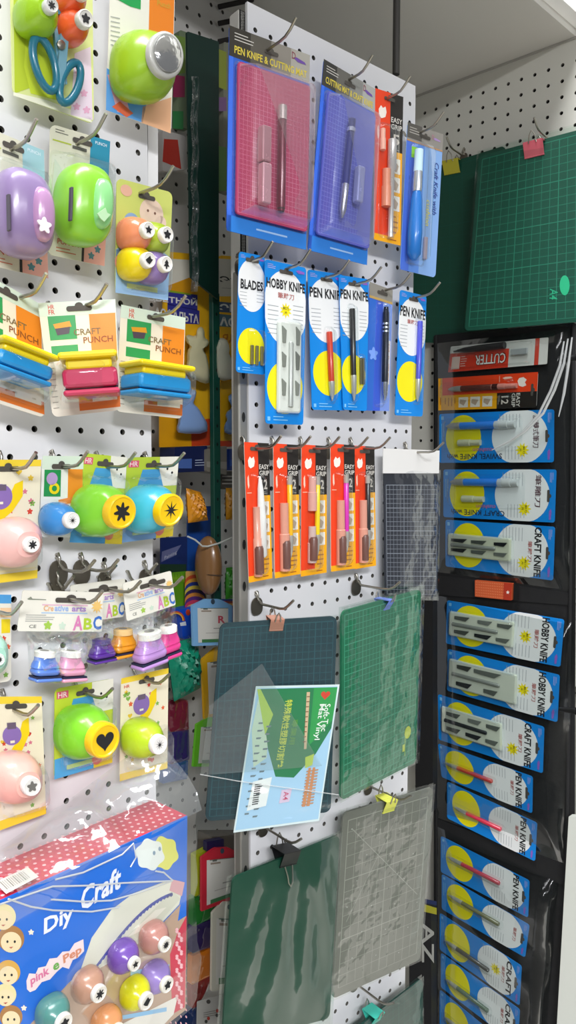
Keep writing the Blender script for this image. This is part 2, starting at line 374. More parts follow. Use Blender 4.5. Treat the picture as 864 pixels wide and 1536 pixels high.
def baby_punch(c, x0, y0, x1, y1, col, capcol='#f2efe9', w=.012):
    """little punch in a bag, front view: base, slot, waist and cap (pixel box)"""
    cx = (x0+x1)/2; A, B = c.P(x0, y1, w), c.P(x1, y0, w); o = c.P(cx, y1, w); wd = (c.P(x1, y1, w)-c.P(x0, y1, w)).length; h = (c.P(cx, y0, w)-o).length
    X, N = c.X, c.n; m = M(col, .3, coat=.3); b = MB()
    b.box(o, X, -N, Z, wd, wd*.60, h*.13, m, .002)
    b.box(o+Z*h*.18, X, -N, Z, wd*.97, wd*.58, h*.30, m, .004)
    b.lathe(o+Z*h*.46, X, -N, Z, [(wd*.47, 0), (wd*.43, h*.12), (wd*.36, h*.24), (wd*.34, h*.36)], m, 28, 3.4, 1, .62)
    k = b.build('punch_body', c.o)
    s = MB(); s.box(o+Z*h*.125, X, -N, Z, wd*.93, wd*.55, h*.06, M('#1d2340', .5), .0005); s.build('paper_slot', k)
    s = MB(); s.lathe(o+Z*h*.80, X, -N, Z, [(wd*.30, 0), (wd*.34, h*.02), (wd*.34, h*.19), (wd*.30, h*.22), (wd*.1, h*.22)], M(capcol, .35), 24); s.lathe(o+Z*h*.97, X, -N, Z, [(wd*.16, 0), (wd*.15, h*.056)], M('#8a8782', .4), 16); s.build('push_button', k)
def printed_lines(c, box, n, col='#6a6f76', seed=3, lay=2): c.lines(*box, n, M(col, .6), lay, seed)
def pen(c, u, v0, v1, wd, col, tip='#b9b9b4', grip=None, w=.004, cap=False, lean=0.0):
    """knife shaped like a pen: barrel, collar and pointed nose"""
    A, B = c.m(u, v0, w), c.m(u+lean, v1, w); r = wd/2; d = B-A
    b = MB(); b.tube([A, A+d*.01, A+d*.72], [r*.8, r, r], M(col, .3, coat=.3), 12); k = b.build('knife_handle', c.o)
    b = MB(); b.tube([A+d*.72, A+d*.73, A+d*.90, A+d*.97, B], [r*1.05, r*1.08, r*.9, r*.45, r*.15], M(tip, .3, .5), 12); b.build('knife_nose', c.o)
    if grip:
        b = MB(); b.tube([A-d*.005, A+d*.10], [r*1.03, r*1.06], M(grip, .3, .3), 12); b.build('end_cap', k)
def clear_cap(c, u, v0, v1, wd, w=.004, m=None, name='blade_cap'):
    b = MB(); A, B = c.m(u, v0, w), c.m(u, v1, w); b.tube([A, A+(B-A)*.45, A+(B-A)*.46, B], [wd*.42, wd*.42, wd*.5, wd*.5], m or M('#d8d4d2', .2), 12); b.build(name, c.o, 'translucent cap')

def blue_card(name, label, pl, d, q, title, prod, rot=False, hookpx=None, sub=True, burst=False, group=None, bg='#0f86de', cat='craft knife pack', ang=None, brand=True, side=None, zh='', tv=(.105, .165), yel=(.5, .77)):
    c = Card(name, label, cat, pl, d, q, M(bg, .3), ang, rot=rot, group=group, r=.004)
    H_W = c.H/c.W
    rw = .47; rv = min(.232, .74/H_W); c.clipdisc(.5, .045+rv, .54, rv, M('#eceeee', .4), 1)
    c.rect(.36, .018, .64, .05, M(bg, .3), 2)
    c.clipdisc(yel[0], yel[1], .46, min(.165, .52/H_W), M('#f2e60c', .4), 1)
    if brand: c.lines(.06, .018, .26, .05, 3, M('#b9b4e6', .5), 3); c.poly([(.74, .034), (.80, .026), (.95, .032), (.95, .046), (.80, .048)], M('#8a5fc0', .5), 3)
    if title: c.text(title, .03 if len(title) > 6 else .08, tv[0], .97 if len(title) > 6 else .92, tv[1], INK, 3, .028)
    if sub: c.text('筆雕刀', .30, tv[1]+.018, .70, tv[1]+.055, M('#b0605c', .5), 3)
    for i in range(7): c.rect(.06, .27+i*.028, .32, .274+i*.028, M('#9aa0a6', .6), 2)
    for i in range(6): c.rect(.68, .25+i*.028, .94, .254+i*.028, M('#9aa0a6', .6), 2)
    if burst:
        bu, bv = burst if isinstance(burst, tuple) else (.5, .29); c.shape('sun', bu, bv, .15, M('#f4e312', .4), 3); c.text('附刀', bu-.07, bv-.022, bu+.07, bv-.003, INK, 4); c.text('片', bu-.03, bv+.004, bu+.03, bv+.022, INK, 4)
    if side: c.text(side, .82, .42, .93, .92, M('#24324a', .5), 3, rot=90); c.text('cushion', .71, .50, .79, .68, M('#d0688c', .5), 3, rot=90); c.text(zh, .10, .115, .72, .165, M('#5a3a42', .5), 3, .01)
    c.rect(.05, .955, .12, .98, M('#7fc2f0', .4), 2); c.lines(.2, .945, .6, .985, 2, M('#7fc2f0', .5), 2)
    c.slot(.5, .055)
    if prod[0] == 'pen':
        _, col, u, v0, v1, lean = prod[:6]
        pen(c, u, v0, v1, .0075, col, lean=lean)
        c.blister(u-.10, v0-.03, u+lean+.12, v1+.015, .011)
        if len(prod) > 6 and prod[6]:
            cu, cv0, cv1 = prod[6]; b = MB(); 
            for k in (-.05, .05): b.box(c.m(cu+k, (cv0+cv1)/2, .002), c.X, c.Y, c.n, .07*c.W, (cv1-cv0)*c.H, .002, M('#6f6a50', .35, .4), .0005)
            b.build('spare_blades', c.o); c.blister(cu-.15, cv0-.02, cu+.15, cv1+.02, .006, part='blade_blister')
    elif prod[0] == 'set':
        tray(c, *prod[1:])
    elif prod[0] == 'blades':
        u0, v0, u1, v1 = prod[1:5]; b = MB()
        for k in range(3): b.box(c.m(u0+(u1-u0)*(.2+.3*k), v0+(v1-v0)*.68, .002), c.X, c.Y, c.n, (u1-u0)*c.W*.18, (v1-v0)*c.H*.5, .002, M('#7a7348', .4, .3), .0005)
        b.build('spare_blades', c.o); c.blister(u0, v0, u1, v1, .009)
    elif prod[0] == 'fat':
        pen(c, .26, .42, .92, .013, prod[1], grip='#cfd6dc'); clear_cap(c, .60, .60, .80, .012, m=M('#c9c9a8', .3)); clear_cap(c, .26, .30, .43, .014, m=M('#c6c9c9', .25)); c.blister(.12, .26, .75, .94, .015)
    c.done(); return c
def tray(c, u0, v0, u1, v1, items, col='#e3e6da', handle='#9fa39c', flip=False):
    """moulded plastic tray with a knife handle in the middle and blade heads in wells round it"""
    W_, H_ = (u1-u0), (v1-v0); cu, cv = (u0+u1)/2, (v0+v1)/2
    b = MB(); b.box(c.m(cu, cv, c.t), c.X, c.Y, c.n, W_*c.W, H_*c.H, .006, M(col, .35), .0025); b.build('moulded_tray', c.o, 'pale moulded tray')
    b = MB(); b.tube([c.m(cu, v0+H_*.22, .007), c.m(cu, v0+H_*.24, .007), c.m(cu, v0+H_*.93, .007)], [.0022, .0036, .0036], M(handle, .35, .4), 10); b.build('knife_handle', c.o)
    for k, (x, y, hh, colr) in enumerate(items):
        b = MB(); p = c.m(u0+W_*x, v0+H_*y, .0058); w2, h2 = W_*c.W*.09, H_*c.H*hh/2
        b.loops([[p-c.X*w2+c.Y*h2, p+c.X*w2+c.Y*h2*.5, p+c.X*w2*.7-c.Y*h2, p-c.X*w2*.7-c.Y*h2], [q_+c.n*.0025 for q_ in (p-c.X*w2+c.Y*h2, p+c.X*w2+c.Y*h2*.5, p+c.X*w2*.7-c.Y*h2, p-c.X*w2*.7-c.Y*h2)]], M(colr, .4, .2)); b.build('blade_head', c.o)
    c.blister(u0-.02, v0-.01, u1+.02, v1+.01, .013)

def grip_card(label, pl, d, q, num, pencol, look='pen', rot=False, ang=None, group='easy grip pen knife packs', hatch=True):
    c = Card('pen_knife_pack', label, 'craft knife pack', pl, d, q, M('#e8e3da', .35), ang, rot=rot, group=group)
    R_, K_, Y_ = M('#e8431c', .32), M('#26221f', .35), M('#f2ab12', .35)
    sp = .54; vb = .38
    c.rect(0, 0, sp, .955, R_, 1); c.rect(sp, 0, 1, vb, K_, 1); c.rect(sp, vb, 1, 1, Y_, 1); c.rect(0, .955, sp, 1, Y_, 1)
    c.text('EASY', sp+.03, .155, .97, .19, M('#d8d4cc', .5), 3); c.text('GRIP', sp+.03, .20, .97, .235, M('#d8d4cc', .5), 3)
    c.text(num, sp+.10, .265, .88, .335, M('#d9cfc4', .5), 3, .02)
    c.lines(sp+.08, .348, .9, .372, 2, M('#b9b4aa', .5))
    c.poly([(.12, .13), (.2, .10), (.27, .115), (.36, .10), (.40, .135), (.36, .17), (.22, .185), (.14, .17)], M('#f1e7dd', .4), 3)
    c.poly([(.08, .25), (.13, .23), (.15, .31), (.11, .33), (.08, .30)], M('#f3c8b4', .4), 3); c.lines(.05, .35, .33, .37, 1, M('#f4b49a', .5))
    for i in range(3): c.rect(sp+.08, .425+i*.125, .93, .525+i*.125, M('#e9e2d6', .4), 2); c.poly([(sp+.14, .51+i*.125), (.72, .44+i*.125), (.88, .47+i*.125), (.8, .515+i*.125)], M('#b7a08a', .5), 3)
    c.lines(sp+.08, .80, .9, .94, 4, M('#b3700f', .6), 2); c.lines(.6, .965, .95, .985, 1, M('#9c4a10', .6), 3)
    c.slot(.5, .045)
    if look == 'cutter':
        pen(c, .36, .36, .88, .010, pencol, grip='#4a2220'); clear_cap(c, .36, .18, .42, .010, m=M('#d6867a', .3))
    elif look == 'brush':
        b = MB(); A, B = c.m(.50, .24, .005), c.m(.56, .83, .005); dd = B-A
        b.tube([A, A+dd*.15, A+dd*.5, A+dd*.97, B], [.0012, .0035, .0052, .0045, .002], M('#e9e7e4', .3), 12); b.build('knife_handle', c.o)
        clear_cap(c, .34, .46, .96, .010, m=M('#d79a86', .25)); c_cap(c, .34, .74, .94)
    elif look == 'five':
        b = MB(); A, B = c.m(.52, .32, .006), c.m(.50, .97, .006)
        b.tube([A, A+(B-A)*.3, A+(B-A)*.32, B], [.0058, .0058, .0036, .0034], M('#d9d3d0', .25, .4), 12); b.build('knife_handle', c.o)
        clear_cap(c, .36, .52, .77, .013, m=M('#dd8f72', .2)); clear_cap(c, .22, .26, .40, .008, m=M('#eab09c', .2))
    else:
        pen(c, .56, .24, .86, .0066, pencol, tip='#c5c0b8', grip='#b9b3aa')
        if look == 'pen': clear_cap(c, .33, .44, .95, .0125, m=M('#dd9a86', .22)); c_cap(c, .33, .72, .93)
        else: clear_cap(c, .36, .24, .50, .0115, m=M('#dba49a', .2)); clear_cap(c, .36, .62, .90, .0115, m=M('#cfb3ac', .2)); c_cap(c, .36, .70, .88)
    c.blister(.16, .22, .72, .965, .013); c.done(); return c
def c_cap(c, u, v0, v1):
    b = MB(); A, B = c.m(u, v0, .0065), c.m(u, v1, .0065); b.tube([A, A+(B-A)*.1, B], [.0042, .0055, .0055], M('#6e4a42', .3), 10); b.build('spare_blade_tube', c.o, 'dark tube of spare blades')

def mat_thing(label, pl, d, q, col, grid, gridc, ang=None, t=.003, name='cutting_mat', cat='cutting mat', border=.03, bag=None, lw=.0006, rot=False, group=None, rough=.55):
    c = Card(name, label, cat, pl, d, q, M(col, rough), ang, t=t, r=.008, part='mat_sheet', rot=rot, group=group)
    c.bagm = bag
    if grid: c.grid(border, border*.8, 1-border, 1-border*.8, grid[0], grid[1], M(gridc, .6), 1, lw)
    if bag: bagsheet(c, bag)
    return c
def bagsheet(c, m, u0=-.02, v0=-.015, u1=1.02, v1=1.01, w=.005, nu=14, nv=18, amp=.0035, seed=5, part='plastic_sleeve', folds=0, back=True):
    """loose clear sleeve over the flat thing: one rippled sheet in front closing round to one behind"""
    rnd = random.Random(seed); ph = [rnd.uniform(0, 6.28) for _ in range(6)]; b = MB(); rings = []
    for i in range(nv+1):
        v = v0+(v1-v0)*i/nv; row = []
        for j in range(nu+1):
            u = u0+(u1-u0)*j/nu; e = min(1, 6*min(j, nu-j)/nu)*min(1, 8*min(i+.6, nv-i)/nv)
            r = math.sin(7*u+3*v+ph[0])+.8*math.sin(11*v-6*u+ph[1])+.6*math.sin(19*u+ph[2]+4*v)
            if folds: r += folds*abs(math.sin((u-.5)*9/(v+.25)+ph[3]))*min(1, 3*v)
            row.append(c.m(u, v, w*e*.6+amp*e*(1.0+.38*r)+c.t+.0004))
        rings.append(row)
    b.loops(rings, m, True, (False, False), closed=False)
    if back: b.face([c.m(u, v, -.0006) for u, v in ((u0, v0), (u1, v0), (u1, v1), (u0, v1))], m)
    return b.build(part, c.o, 'clear plastic sleeve')
def binder_clip(label, c, px, py, wpx, hpx, col, down=False, group='binder clips'):
    """spring clip biting the top edge of a mat: folded steel body and two wire handles"""
    o = c.P(px, py, 0); zc = (o-CAM).dot(FW); w, h = wpx*zc/F, hpx*zc/F; X, N = c.X, c.n; m = M(col, .35)
    Yv = V((0, 0, 1)); t0 = -.001; t1 = c.t+.007
    root = thing('binder_clip', label, 'clip', V(o-Z*h), group)
    b = MB()
    for s0, s1 in ((c.t+.0006, .012), (-.0009, -.012)):
        lo = [o+X*x*w/2-Yv*h*.75+N*s0 for x in (-1, 1)]; hi = [o+X*x*w/2+Yv*h*.35+N*s1 for x in (-1, 1)]
        q4 = [lo[0], lo[1], hi[1], hi[0]]; b.loops([q4, [p+N*(.0008 if s1 > 0 else -.0008) for p in q4]], m)
        b.tube([lo[0]+N*.0003, lo[1]+N*.0003], .0011, m, 8)
    q4 = [o+X*x*w/2+Yv*h*.35+N*y for x, y in ((-1, -.012), (1, -.012), (1, .0128), (-1, .0128))]; b.loops([q4, [p+Yv*.0009 for p in q4]], m)
    b.build('clip_body', root)
    hd = MB(); k = -1 if down else 1; base = o+(N*.0132+Yv*h*.3) if not down else o+N*(c.t+.002)-Yv*h*.75
    if down: pts = [base-X*w*.22, base-X*w*.15-Yv*h*.6+N*.003, base-X*w*.12-Yv*h*1.1+N*.004, base-Yv*h*1.35+N*.004, base+X*w*.12-Yv*h*1.1+N*.004, base+X*w*.15-Yv*h*.6+N*.003, base+X*w*.22]
    else: pts = [base-X*w*.2-Yv*h*.1, base-X*w*.13+Yv*h*.5+N*.003, base+Yv*h*.8+N*.005, base+X*w*.13+Yv*h*.5+N*.003, base+X*w*.2-Yv*h*.1]
    hd.tube(pts, .0009, STEEL, 8); hd.build('wire_handle', root)
    hd = MB(); base = o-N*.012+Yv*h*.35
    hd.tube([base-X*w*.2, base-X*w*.13+Yv*h*.5, base+Yv*h*.85, base+X*w*.13+Yv*h*.5, base+X*w*.2], .0009, STEEL, 8); hd.build('wire_handle', root)
    return root
# ================================================================ LEFT BOARD
def Q(f, *p): return [f(*x) for x in p]
CREAM, YEL = M('#efe9d2', .4), M('#f3d33a', .4)
# --- scissors and punches set
c = Card('scissors_set', 'long pack with teal handled scissors between a green and an orange punch', 'craft pack', 'L', .02, [(14, -40), (138, -20), (140, 187), (18, 142)], M('#dfe79a', .35), r=.006)
c.px([(20, -38), (60, -33), (50, 130), (22, 140)], M('#bccf35', .4), 1); c.px([(40, 40), (90, 60), (84, 150), (46, 140), (36, 100)], M('#cfe23c', .4), 2); c.px([(112, 80), (136, 70), (139, 180), (106, 172)], M('#ead7e6', .4), 2); c.px([(20, 138), (70, 150), (136, 176), (138, 184), (20, 143)], M('#f0f0d8', .4), 2)
for k, (x, y) in enumerate(((118, 110), (126, 140), (115, 160), (130, 165))): c.px([(x+6*a, y+6*b) for a, b in SHAPES['petal5']], M('#e3a9c6', .5), 3)
punch(c, 79, 7, 10, .0165, .028, '#93bf1c', '#d8d8d4', 'flower', label='lime green punch')
punch(c, 130, 27, 12, .0135, .026, '#e0592a', '#dad8d2', 'petal5', label='lower orange punch')
punch(c, 126, -14, 11, .0135, .026, '#e0592a', '#dad8d2', 'sun', label='upper orange punch')
def sc(pts, r, name, m, lab=None): b = MB(); b.tube([c.P(x, y, w) for x, y, w in pts], r, m, 10); b.build(name, c.o, lab)
TEAL = M('#1d6e86', .3, coat=.3)
for cx, cy, rx, ry, tl in ((67, 96, 15, 40, -.25), (105, 124, 14, 30, .25)):
    pts = []
    for k in range(29):
        t = k*2*math.pi/28; x, y = rx*math.cos(t), ry*math.sin(t); pts.append((cx+x-y*tl, cy+y, .012))
    sc(pts, .0034, 'scissors_handle', TEAL)
for x0, x1, lab in ((83, 92, 'one'), (98, 88, 'two')):
    b = MB(); pp = [(x0-7, 22), (x0+6, 20), (x1+6, 128), (x1-6, 126)]; lo = [c.P(*p, .009 if lab == 'one' else .012) for p in pp]; b.loops([lo, [p+c.n*.003 for p in lo]], M('#7fb0c4', .25, .3)); b.build('scissors_shank', c.o)
b = MB(); pp = [(84, -36), (96, -36), (99, 24), (81, 24)]; lo = [c.P(*p, .010) for p in pp]; b.loops([lo, [p+c.n*.004 for p in lo]], M('#3f86a0', .3)); b.build('scissors_blade_guard', c.o, 'teal blade guard')
b = MB(); o = c.P(91, 68, .015); b.lathe(o, c.X, c.Y, c.n, [(.004, 0), (.004, .0015), (.003, .002)], STEEL, 16); b.build('pivot_screw', c.o)
c.done()
# --- big lime punch, silver button
c = Card('large_punch_pack', 'largest lime green punch with a silver button on a white and orange card', 'craft punch pack', 'L', .022, [(165, -30), (262, -22), (256, 200), (159, 165)], M('#ece9de', .35), r=.005)
c.px([(225, -26), (262, -22), (259, 100), (222, 86)], M('#e98322', .4), 1); c.px([(172, -30), (212, -26), (211, 14), (196, 10), (174, -2)], M('#23a052', .4), 2)
c.px([(160, 102), (178, 112), (222, 146), (214, 184), (159, 165)], M('#5f9fe0', .4), 1); c.px([(161, 112), (168, 112), (190, 150), (196, 172), (176, 168)], M('#d9a7b6', .4), 2); c.px([(214, 160), (257, 146), (256, 200), (212, 184)], M('#eab48c', .4), 1); c.px([(168, 160), (180, 152), (200, 170), (190, 176)], M('#e06a4a', .4), 3)
for i in range(7): c.px([(166, 24+i*7), (180, 27+i*7), (180, 28.5+i*7), (166, 25.5+i*7)], M('#a9aaa8', .5), 2)
c.textpx('Punch', (236, 0), (256, 6), (236, 8), M('#c9a43a', .4))
punch(c, 252, 81, 30, .031, .042, '#95bd22', '#b7b7b2', None, 2.8, label='lime green body')
k = MB(); N = c.n; cc = c.P(252, 81, .0505); k.lathe(cc-N*.0014, c.X, c.Y, N, [(.0158, 0), (.0158, .002), (.0150, .0026)], M('#c9c9c8', .12, .9, .5), 30); k.build('mirror_plate', c.o, 'crinkled silver plate')
c.done()
# --- purple and lime lever punches
def lever_pack(q, label, col, colf, embcol, emb, cx, cy, rx, ry, fx, fy, topc):
    c = Card('lever_punch_pack', label, 'craft punch pack', 'L', .02, q, M('#d9d6c2', .35), r=.006, group='corner lever punches on the upper hooks')
    c.rect(.66, .0, 1, .34, M(topc, .4), 1); c.rect(.04, .11, .34, .12, M('#b3c23a', .5), 2); c.rect(.36, .115, .6, .14, M('#5d5c55', .5), 2); c.lines(.08, .02, .3, .06, 2, M('#6d6b66', .5)); c.text('PUNCH', .74, .03, .94, .055, M('#dfe9f2', .5), 2)
    c.rect(.60, .78, 1, 1, M('#e2a698', .4), 1)
    for x, y in ((.7, .83), (.86, .88), (.75, .94)): c.shape('petal5', x, y, .06, M('#4f7f86', .5), 2)
    c.rect(.58, .78, .62, 1, M('#2c2a2a', .5), 2); c.text('CRAFT', .14, .80, .46, .84, M('#c05a3a', .5), 2); c.text('PUNCH', .16, .86, .52, .90, M('#c05a3a', .5), 2); c.lines(.14, .92, .5, .97, 2, M('#c9745a', .5))
    c.slot(.52, .07)
    o = c.P(cx, cy, .022); zc = (o-CAM).dot(FW); k = zc/F; X, Y, N = c.X, c.Y, c.n; m = M(col, .3, coat=.3)
    b = MB(); b.ell(o, X, Y, N, rx*k*1.1, ry*k, .022, m, .72, 32, 18); pb = b.build('punch_body', c.o)
    o2 = c.P(fx, fy, .041); b = MB(); b.ell(o2, X, Y, N, rx*.45*k, ry*.62*k, .009, M(colf, .2, coat=.5), .8, 28, 14); b.build('press_lever', c.o, 'translucent lever')
    e = MB(); o3 = c.P(fx+3, fy+16, .0512); r = rx*.30*k; lo = [o3+X*(x*r)-Y*(y*r) for x, y in SHAPES[emb]]; e.loops([lo, [p+N*.001 for p in lo]], M(embcol, .4)); e.build('cut_out_shape', c.o)
    b = MB(); o4 = c.P(cx-rx*.55, cy-2, .038); b.box(o4, X, Y, N, .002, ry*k*.8, .004, M('#4a4350', .5), .0005); b.build('paper_slot', pb)
    c.blister(.02, .20, .97, .84, .026, BLIS); c.done(); return c
lever_pack(Q(z1, (-90, 470), (165, 575), (182, 1062), (-90, 1000)), 'purple lever punch with a white flower, cut by the photo edge', '#8f7aa6', '#b58ab4', '#efe7ec', 'petal5', 33, 322, 40, 64, 63, 322, '#9fc6d2')
lever_pack(Q(z1, (190, 472), (418, 540), (396, 1015), (178, 970)), 'lime lever punch with a pale butterfly lever beside the purple one', '#86c636', '#8fd58a', '#b9ddb0', 'bird', 125, 309, 38, 60, 152, 306, '#2f8fae')
hook('L', *z1(40, 572), .02, 'holding the purple lever punch', .03); hook('L', *z1(290, 550), .02, 'holding the lime lever punch', .034)
# --- four mini punches
c = Card('mini_punch_set', 'yellow green card holding four mini punches in orange, lime, yellow and purple', 'craft punch pack', 'L', .02, Q(z1, (443, 678), (656, 735), (638, 1146), (438, 1116)), M('#cfd772', .35), r=.006)
c.rect(0, .62, 1, 1, M('#9cc1e8', .4), 1); c.poly([(0, .62), (.3, .5), (.7, .52), (1, .6), (1, .7), (0, .7)], M('#a7c6e6', .4), 1); c.rect(.2, .90, .78, .945, M('#cfe0a0', .4), 3)
c.disc(.62, .24, .22, M('#ecd0bd', .4), 2); c.disc(.27, .36, .14, M('#8fb0d8', .4), 2); c.disc(.80, .30, .1, M('#ecd0bd', .4), 2); c.disc(.12, .73, .14, M('#e69a86', .4), 3); c.disc(.16, .09, .10, M('#e7b49c', .4), 3, .05)
for x, y in ((.55, .22), (.68, .23)): c.disc(x, y, .02, M('#7a5546', .5), 3)
c.slot(.52, .105)
for px_, py_, col, e in ((570, 875, '#e58a62', 'star5'), (641, 893, '#a3bb2c', 'petal5'), (572, 990, '#ecd313', 'bird'), (638, 1006, '#8d74b8', 'tree')):
    punch(c, *z1(px_, py_), 10.5, .0155, .025, col, '#efece6', e, label=None)
c.blister(.12, .38, .98, .97, .012, BLIS); c.done()
hook('L', *z1(530, 738), .02, 'holding the four mini punches', .04)
# --- craft punch borders
def border_pack(q, label, col, ang, d, bx0, by0, bx1, by1, tilt):
    c = Card('border_punch_pack', label, 'craft punch pack', 'L', d, q, M('#ece3d2', .35), ang, r=.005, group='border punches under an orange and green header')
    c.rect(0, 0, 1, .12, M('#d3e2d2', .4), 1); c.rect(.10, .12, .46, .33, M('#2f9a55', .4), 1); c.rect(.10, .38, .46, .47, M('#2f9a55', .4), 1); c.rect(.64, .12, .99, .52, M('#e98a1e', .4), 1)
    c.text('HR', .12, .02, .2, .06, M('#d0422e', .5), 2); c.text('FR', .12, .065, .2, .105, M('#d0422e', .5), 2)
    c.poly([(.16, .19), (.38, .17), (.40, .22), (.18, .23)], M('#d99a22', .4), 2); c.poly([(.18, .23), (.38, .22), (.36, .28), (.20, .29)], M('#4d4250', .4), 2)
    c.text('CRAFT', .42, .245, .78, .30, M('#7d6a45', .5), 3); c.text('PUNCH', .54, .32, .94, .375, M('#8a4d1a', .5), 3)
    c.rect(.42, .80, 1, .84, M('#dfd3bf', .4), 1); c.rect(.40, .86, 1, .97, M('#e0752a', .4), 1); c.rect(.6, .80, .96, .9, M('#e9dcc4', .4), 2)
    for i in range(9): c.rect(.03, .52+i*.05, .11, .526+i*.05, M('#9a9082', .5), 2)
    c.slot(.52, .065)
    A = c.P(bx0, by1, .02); B = c.P(bx1, by1+tilt, .02); wd = (B-A).length; X = (B-A).normalized(); N = c.n; Y = N.cross(X)*-1
    if Y.z < 0: Y = -Y
    o = (A+B)/2-N*.018; h = (c.P(bx0, by0, .02)-A).length; m = M(col, .3, coat=.25); yl = M('#f2d70f', .3, coat=.25)
    b = MB(); b.box(o+Y*h*.075, X, Y, N, wd, h*.15, .036, m, .0025); b.build('punch_base', c.o)
    b = MB(); b.box(o+Y*h*.17, X, Y, N, wd*.95, h*.06, .030, M('#1a1c2c', .5), .0005); b.build('paper_slot', c.o)
    b = MB(); b.box(o+Y*h*.40, X, Y, N, wd*.97, h*.44, .036, m, .003); b.build('punch_body', c.o)
    b = MB(); b.box(o+Y*h*.73, X, Y, N, wd*.82, h*.26, .033, yl, .002); b.build('lever_neck', c.o)
    b = MB(); b.box(o+Y*h*.91, X, Y, N, wd*1.04, h*.16, .040, yl, .0035); b.build('press_lever', c.o, 'yellow press bar')
    c.blister(.10, .48, .985, .93, .040, BLIS); c.done(); return c
border_pack([(-52, 395), (61, 457), (66, 627), (-50, 590)], 'blue border punch with a yellow bar, cut by the left photo edge', '#1f8fcf', None, .03, -24, 502, 60, 553, 30)
border_pack([(57, 455), (173, 449), (181, 615), (79, 626)], 'crimson border punch with a yellow bar between two blue ones', '#bd2b53', 78, .055, 98, 533, 181, 598, -6)
border_pack(Q(z2, (460, 145), (705, 195), (692, 580), (440, 552)), 'blue border punch with a yellow bar to the right of the crimson one', '#1f8fcf', 46, .03, 193, 540, 272, 591, 9)
hook('L', *z2(75, 118), .03, 'holding the border punch at the left photo edge', .03); hook('L', *z2(290, 155), .045, 'holding the crimson border punch', .034); hook('L', *z2(575, 192), .03, 'holding the right blue border punch', .04)
# --- row of punches at eye level
def fruit_pack(q, label, col, bx, by, rb, emb, R=.0185, H=.034, d=.02, capc='#f1eeea', embc=INK):
    c = Card('patterned_punch_pack', label, 'craft punch pack', 'L', d, q, M('#efe6cb', .35), r=.006, group='small punches on cream patterned cards')
    c.rect(0, 0, 1, .055, YEL, 1); c.rect(0, .93, 1, 1, YEL, 1); rnd = random.Random(int(bx))
    for k in range(34):
        u, v = rnd.uniform(.05, .95), rnd.uniform(.08, .90); c.shape(rnd.choice(['petal5', 'heart', 'star5']), u, v, .045, M(rnd.choice(['#d8452f', '#e0633a', '#7fb04a', '#e7c23a', '#d5758a']), .5), 1)
    c.poly([(.62, .20), (.74, .17), (.74, .30), (.60, .42), (.36, .53), (.14, .55), (.08, .50), (.34, .44), (.52, .34)], M('#f4d412', .4), 2)
    c.disc(.42, .30, .17, M('#8c6fb4', .4), 3); c.rect(.34, .20, .5, .25, M('#6a5a70', .4), 4); c.rect(.38, .34, .46, .36, M('#efe9d0', .4), 4)
    c.text('HR', .06, .075, .17, .105, M('#d0422e', .5), 3); c.slot(.52, .075)
    punch(c, bx, by, rb, R, H, col, capc, emb, 2.4, embc=embc); c.blister(.10, .56, .99, .92, .018, BLIS); c.done(); return c
fruit_pack(Q(z3, (-120, 75), (155, 75), (140, 526), (-120, 560)), 'pink punch with white button on cream card at the left edge below border punches', '#eab5ae', *z3(128, 400), 10.5, 'flower', .0205, .034)
c = Card('small_punch_pack', 'small blue punch on a white card between the pink and the lime ones', 'craft punch pack', 'L', .018, Q(z3, (160, 60), (316, 62), (314, 370), (148, 370)), M('#e9e9e2', .35), r=.005)
c.rect(0, 0, 1, .16, M('#d5e4d2', .4), 1); c.rect(.06, .17, .45, .50, M('#1f8f4c', .4), 1); c.rect(.62, .16, .98, .54, M('#ea8f28', .4), 1); c.disc(.24, .28, .13, M('#b59ac8', .4), 2); c.disc(.3, .4, .12, M('#f0d516', .4), 2); c.disc(.3, .4, .06, M('#1f8f4c', .4), 3)
c.poly([(.4, .54), (.75, .50), (.7, .58), (.42, .6)], M('#e98a44', .4), 2); c.rect(.7, .85, .95, .95, M('#e6a08a', .4), 1); c.slot(.45, .13)
punch(c, *z3(280, 307), 11, .0145, .027, '#3c8fd6', '#f0efec', 'rays', 2.3); c.blister(.2, .55, .98, .97, .014, BLIS); c.done()
def pear_pack(q, label, col, bx, by, rb, emb, topc, botc, R=.0235, H=.040, d=.018, rim='#f1c50f', extra=None):
    c = Card('large_button_punch_pack', label, 'craft punch pack', 'L', d, q, M(topc, .35), r=.005, group='punches with a big yellow button')
    c.rect(.62, 0, 1, .36, M('#ebe8da', .4), 1); c.poly([(.30, .15), (.62, .15), (.74, .4), (.2, .4)], M('#4a9ed2', .4), 2); c.rect(0, .78, 1, 1, M(botc, .4), 1); c.rect(.66, .80, 1, 1, M('#ecd23a', .4), 2); c.rect(.2, .88, .7, .93, M('#b9d889', .4), 3); c.disc(.72, .90, .09, M('#df7a6a', .4), 4)
    c.rect(.03, .04, .22, .12, M('#d95a74', .4), 2); c.text('HR', .05, .05, .2, .11, M('#f4dcdc', .4), 3)
    for x, y in ((.78, .15), (.88, .2)): c.disc(x, y, .02, INK, 3)
    c.disc(.83, .24, .09, M('#efeee6', .4), 2); c.slot(.5, .10)
    punch(c, bx, by, rb, R, H, col, rim, emb, 2.5, rise=.010); c.blister(.1, .22, .97, .93, .016, BLIS); c.done(); return c
pear_pack(Q(z3, (318, 50), (482, 66), (462, 397), (262, 390)), 'lime punch whose yellow button shows a black seven point star', '#83cf35', *z3(470, 275), 22.5, 'flower', '#b9cf3e', '#4fa0dc')
pear_pack(Q(z3, (484, 66), (680, 63), (656, 366), (458, 392)), 'sky blue punch whose yellow button shows a black snowflake', '#45b6cf', *z3(657, 268), 21.5, 'flake', '#b9cf3e', '#7fa9dc')
